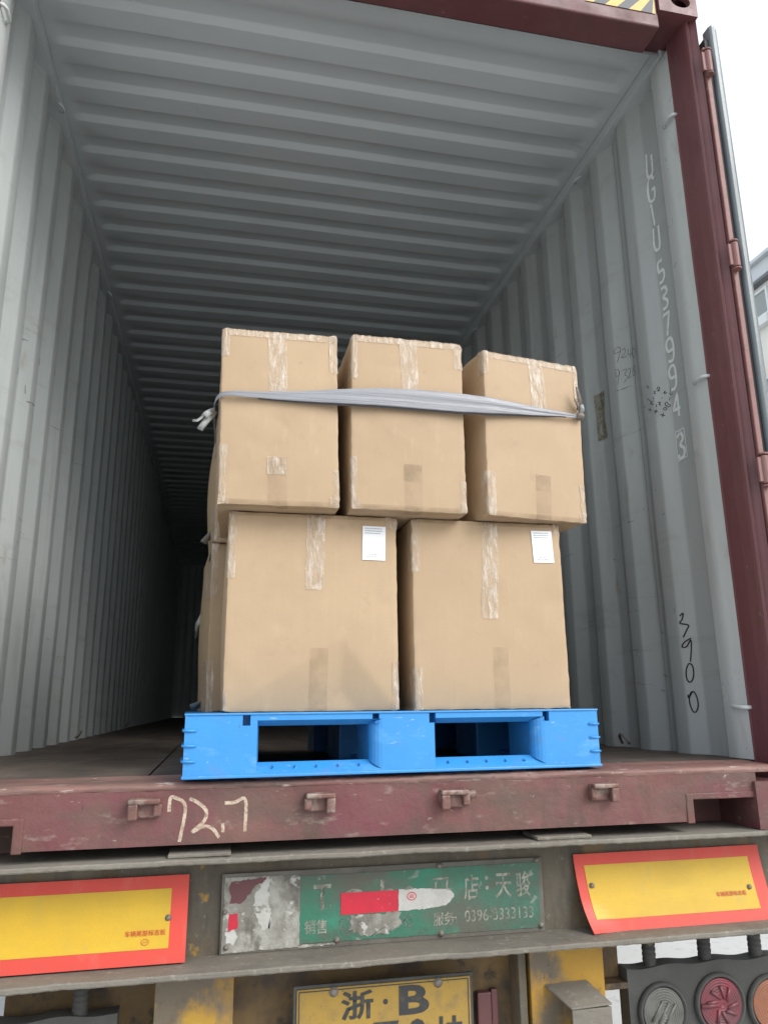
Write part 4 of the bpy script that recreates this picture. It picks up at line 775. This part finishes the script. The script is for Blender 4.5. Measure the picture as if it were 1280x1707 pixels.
text_mesh('服务:', 0.154, 0.216, -0.382, -0.350, TY, 'signtext', spo, bold=0.012)
text_mesh('0396-3333133', 0.238, 0.428, -0.378, -0.350, TY, 'signtext', spo, bold=0.004)
patch('red_tape', [(-0.087, -0.3415), (0.0615, -0.3405), (0.0615, -0.292), (-0.087, -0.2905)], SY-0.0018, 'redtape', spo, 0.0, 0.0006)
patch('white_tape', [(0.062, -0.3405), (0.130, -0.340), (0.188, -0.335), (0.205, -0.322), (0.212, -0.309), (0.200, -0.299), (0.150, -0.293), (0.120, -0.290), (0.062, -0.2915)], SY-0.0018, 'whitetape', spo, 0.003, 0.0006)
mb = MB(); ribbon(mb, [(0.097+0.0115*math.cos(a), -0.308+0.009*math.sin(a)) for a in linsp(0, 6.2832, 21)], 0.0022, lambda a, b: (a, SY-0.0028, b))
for dz in (-0.003, 0.0, 0.003): ribbon(mb, [(0.091, -0.308+dz), (0.103, -0.308+dz)], 0.0016, lambda a, b: (a, SY-0.0028, b))
mb.build('tape_emblem', 'redtape', spo)
for x, z in ((-0.369, -0.397), (-0.097, -0.398), (0.173, -0.240), (0.445, -0.239), (0.448, -0.398), (0.174, -0.400), (-0.374, -0.318)): bolt(x, SY-0.0006, z, 0.0058 if x > -0.3 else 0.0045, spo)
# structure under the beam
mb = MB(); mb.box(-0.345, 0.414, 0.115, 0.122, -0.80, -0.428); mb.build('rear_panel', 'brownyel', tr)
mb = MB(); mb.box(-0.88, -0.53, 0.150, 0.157, -0.80, -0.428); mb.build('rear_panel', 'brownyel', tr)
for a, b in ((-0.530, -0.346), (0.414, 0.624)):
    mb = MB(); mb.box(a, b, 0.055, 0.063, -0.84, -0.428); mb.box(a, a+0.008, 0.063, 0.20, -0.84, -0.428); mb.box(b-0.008, b, 0.063, 0.20, -0.84, -0.428)
    mb.build('bracket', 'yellowpaint', tr, bevel=0.003)
mb = MB(); mb.box(0.626, 0.690, 0.10, 0.108, -0.555, -0.428); mb.box(0.626, 0.694, 0.06, 0.14, -0.572, -0.556); mb.build('gusset', 'brownyel', tr, bevel=0.003)
mb = MB(); mb.box(0.379, 0.400, 0.045, 0.20, -0.84, -0.428); mb.build('upright_flange', 'web', tr, bevel=0.003)
# small folded step bracket
mb = MB(); mb.add([(0.452, 0.052, -0.541), (0.570, 0.052, -0.538), (0.598, -0.030, -0.568), (0.487, -0.030, -0.572), (0.452, 0.052, -0.546), (0.570, 0.052, -0.543), (0.598, -0.030, -0.573), (0.487, -0.030, -0.577)],
               [(0, 1, 2, 3), (7, 6, 5, 4), (0, 3, 7, 4), (3, 2, 6, 7), (2, 1, 5, 6)])
mb.box(0.489, 0.597, -0.028, -0.022, -0.78, -0.577); mb.box(0.590, 0.597, -0.022, 0.054, -0.78, -0.579)
mb.build('step_bracket', 'dusty', tr, bevel=0.002)
# licence plate
lp = MB(); lp.box(-0.196, 0.242, 0.030, 0.033, -0.715, -0.4985); lpo = lp.build('licence_plate', 'licence', tr, bevel=0.0012)
lpo['label'] = 'dirty yellow licence plate'
mb = MB()
for a, b, c, d in ((-0.1915, 0.2375, -0.5045, -0.5025), (-0.1915, 0.2375, -0.711, -0.709), (-0.1915, -0.1895, -0.709, -0.5045), (0.2355, 0.2375, -0.709, -0.5045)): mb.box(a, b, 0.0288, 0.0299, c, d)
mb.build('plate_border', 'licink', lpo)
mb = MB(); mb.box(-0.204, 0.250, 0.034, 0.042, -0.722, -0.491); mb.build('plate_frame', 'lampbox', lpo, bevel=0.002)
mb = MB(); mb.box(-0.12, 0.16, 0.042, 0.114, -0.64, -0.52); mb.build('plate_mount', 'lampbox', lpo)
text_mesh('浙', -0.088, -0.008, -0.572, -0.509, 0.0286, 'licink', lpo, bold=0.022)
text_mesh('B', 0.057, 0.134, -0.572, -0.507, 0.0286, 'licink', lpo, bold=0.03)
mb = MB(); mb.lathe([(0.006, 0), (0.006, -0.001), (0.004, -0.0014)], (0.023, 0.0298, -0.539), 'y', 12); mb.build('plate_dot', 'licink', lpo)
for ch, a, b in (('7', -0.008, 0.056), ('9', 0.078, 0.128), ('挂', 0.148, 0.222)):
    text_mesh(ch, a, b, -0.692, -0.5825, 0.0286, 'licink', lpo, bold=0.025)
for x, z in ((-0.106, -0.508), (0.158, -0.5075)): bolt(x, 0.0298, z, 0.0085, lpo)
mb = MB(); mb.box(0.280, 0.318, 0.090, 0.114, -0.70, -0.560); mb.box(0.320, 0.338, 0.096, 0.114, -0.70, -0.556); mb.build('side_marker', 'maroon', tr, bevel=0.003)
# lamp clusters
def lamp_cluster(x0, x1, lamps, posts, holes):
    cl = MB()
    xs = linsp(x0, x1, 36)
    top = lambda u: -0.524 + 0.006*nz3(u*9, 0, 1) + 0.002*math.sin(u*40)
    cl.grid(lambda u, v: (u, 0.060, top(u)*(1-v) - 0.78*v), xs, linsp(0, 1, 8)); cl.grid(lambda u, v: (u, 0.060+0.05*v, top(u)), xs, [0, 1])
    cl.grid(lambda u, v: (u, 0.110, top(u)*(1-v) - 0.78*v), xs, [0, 1]); cl.grid(lambda u, v: (x0, 0.06+0.05*u, top(x0)*(1-v)-0.78*v), [0, 1], [0, 1]); cl.grid(lambda u, v: (x1, 0.06+0.05*u, top(x1)*(1-v)-0.78*v), [0, 1], [0, 1])
    c = cl.build('lamp_panel', 'lampbox', tr, smooth=False)
    for x, z, r, m in lamps:
        mb = MB(); mb.lathe([(r*1.14, 0.002), (r*1.16, -0.006), (r*1.10, -0.013), (r*1.02, -0.014), (r*0.99, -0.006)], (x, 0.060, z), 'y', 36); mb.build('lamp_ring', 'rubber', c, smooth=True)
        pr = [(r*0.985, -0.004)]
        for k in range(9):
            q = 0.95-0.1*k; pr += [(r*q, -0.010-0.006*(1-q*q)), (r*(q-0.045), -0.012-0.006*(1-q*q)), (r*(q-0.06), -0.0105-0.006*(1-q*q))]
        mb = MB(); mb.lathe(pr, (x, 0.060, z), 'y', 36); le = mb.build('lamp_lens', m, c, smooth=True)
        if m == 'lensclear':
            mb = MB()
            for q in (-0.018, 0.0, 0.018): mb.tube([(x-0.020+q, 0.0435, z-0.022-q*0.3), (x+0.014+q, 0.0435, z+0.024-q*0.3)], 0.0035, 8)
            mb.build('lens_rib', m, le, smooth=True)
        elif m == 'lensred':
            mb = MB(); mb.box(x-r*0.95, x-r*0.1, 0.0425, 0.047, z-0.005, z+0.005)
            for a in (0.5, 1.1, 1.8, 2.5, 3.8, 4.5, 5.2, 5.8): mb.tube([(x+r*0.25*math.cos(a), 0.0435, z+r*0.25*math.sin(a)), (x+r*0.7*math.cos(a+0.5), 0.0445, z+r*0.7*math.sin(a+0.5))], 0.0045, 8)
            mb.build('lens_rib', m, le, smooth=True)
    for x in posts:
        pr = [(0.016, -0.535)]
        for k in range(7): pr += [(0.0185, -0.530+0.0135*k), (0.0185, -0.524+0.0135*k), (0.0165, -0.5225+0.0135*k)]
        mb = MB(); mb.lathe(pr, (x, 0.085, 0), 'z', 16); mb.build('rubber_mount', 'rubber', c, smooth=True)
    return c
lamp_cluster(0.692, 1.24, [(0.785, -0.632, 0.062, 'lensclear'), (0.958, -0.626, 0.066, 'lensred'), (1.118, -0.640, 0.066, 'lensamber')], (0.775, 0.945, 1.105), ())
c2 = lamp_cluster(-1.24, -0.612, [(-0.785, -0.655, 0.062, 'lensclear'), (-0.958, -0.650, 0.066, 'lensred'), (-1.118, -0.650, 0.066, 'lensamber')], (-0.70, -0.945, -1.105), ())
mb = MB(); mb.add([(0.725, 0.02, -0.428), (0.86, 0.02, -0.428), (0.86, 0.02, -0.450), (0.76, 0.02, -0.452), (0.745, 0.02, -0.462), (0.735, 0.02, -0.455)], [(0, 1, 2, 3, 4, 5)]); o = mb.build('bent_strip', 'web', tr); s = o.modifiers.new('t', 'SOLIDIFY'); s.thickness = 0.004
# chassis rails, axles and wheels
for sx in (-1, 1):
    mb = MB(); mb.box(sx*0.40-0.06, sx*0.40+0.06, 0.21, 11.8, -0.60, -0.58); mb.box(sx*0.40-0.06, sx*0.40+0.06, 0.21, 11.8, -0.20, -0.18); mb.box(sx*0.40-0.006, sx*0.40+0.006, 0.21, 11.8, -0.58, -0.20); mb.build('chassis_rail', 'web', tr)
for yc in (2.9, 4.2):
    mb = MB(); mb.tube([(-0.95, yc, -0.95), (0.95, yc, -0.95)], 0.07, 12); mb.build('axle', 'rubber', tr)
    for sx in (-1, 1):
        mb = MB(); mb.box(sx*0.40-0.04, sx*0.40+0.04, yc-0.06, yc+0.06, -0.95, -0.55); mb.build('axle_hanger', 'web', tr)
        mb = MB(); mb.lathe([(0.28, -0.13), (0.40, -0.13), (0.47, -0.12), (0.50, -0.09), (0.50, 0.09), (0.47, 0.12), (0.40, 0.13), (0.28, 0.13)], (sx*0.98, yc, -0.95), 'x', 32); w_ = mb.build('wheel', 'tyre', tr, smooth=True)
        mb = MB(); mb.lathe([(0.285, -0.10), (0.285, 0.10), (0.2, 0.04), (0.1, 0.03)], (sx*0.98, yc, -0.95), 'x', 24); mb.build('rim', 'steel', w_)

# ------------------------------------------------------------------ building beyond the yard
bd = empty('roadside_building', (20, 30, GZ), world_coords=True)
tag(bd, 'cream plastered building with grey roof fascia seen past the open door', 'building')
BX = 20.0
mb = MB(); mb.box(BX, BX+14, 8, 60, GZ, 16.2); mb.build('wall', 'bwall', bd)
mb = MB(); mb.box(BX-0.25, BX+14.3, 7.7, 60.3, 16.32, 17.0); mb.build('fascia', 'broof', bd, bevel=0.02)
mb = MB(); mb.box(BX-0.45, BX+14.5, 7.5, 60.5, 17.0, 17.14); mb.build('roof_edge', 'broof', bd)
mb = MB(); mb.box(BX-0.32, BX+14, 7.7, 60.3, 16.201, 16.32); mb.build('eave_trim', 'bdark', bd)
for r_ in range(4):
    for c_ in range(9):
        y0 = 20.95 - 4.4*2 + c_*4.4; zt = 16.0 - r_*3.6
        fr = MB()
        w0, w1, z0, z1 = y0, y0+1.35, zt-1.15, zt
        for a, b, c, d in ((w0, w1, z1-0.1, z1), (w0, w1, z0, z0+0.1), (w0, w0+0.1, z0+0.1, z1-0.1), (w1-0.1, w1, z0+0.1, z1-0.1)): fr.box(BX-0.10, BX-0.002, a, b, c, d)
        w_ = fr.build('window', 'acwhite', bd)
        mb = MB(); mb.box(BX-0.05, BX-0.003, w0+0.1, w1-0.1, z0+0.1, z1-0.1); mb.build('pane', 'bglass', w_)
        mb = MB(); mb.box(BX-0.30, BX-0.002, w0-0.05, w1+0.05, z0-0.42, z0-0.05); mb.build('sill_box', 'acwhite', w_)
        mb = MB(); mb.box(BX-0.12, BX-0.002, w1+0.25, w1+0.5, z1-0.6, z1-0.3); mb.build('vent', 'bdark', w_)

# ------------------------------------------------------------------ litter on the container floor
mb = MB()
for i in range(70):
    x, yy = random.uniform(-1.1, 1.1), 0.0+random.random()**2*1.2
    if -0.55 < x < 0.68 and yy < 1.1: continue
    r_ = random.uniform(0.002, 0.006); a = random.random()*6.28; z = 0.003
    mb.add([(x+r_*math.cos(a+q)*random.uniform(0.5, 1.6), yy+r_*math.sin(a+q), z+0.001*random.random()) for q in (0, 1.5, 3.1, 4.6)], [(0, 1, 2, 3)])
o = mb.build('floor_litter', 'rag'); tag(o, 'pale crumbs and chips scattered over the container floor', 'litter', kind='stuff')
for o in scene.objects:
    if o.get('world_coords'): del o['world_coords']
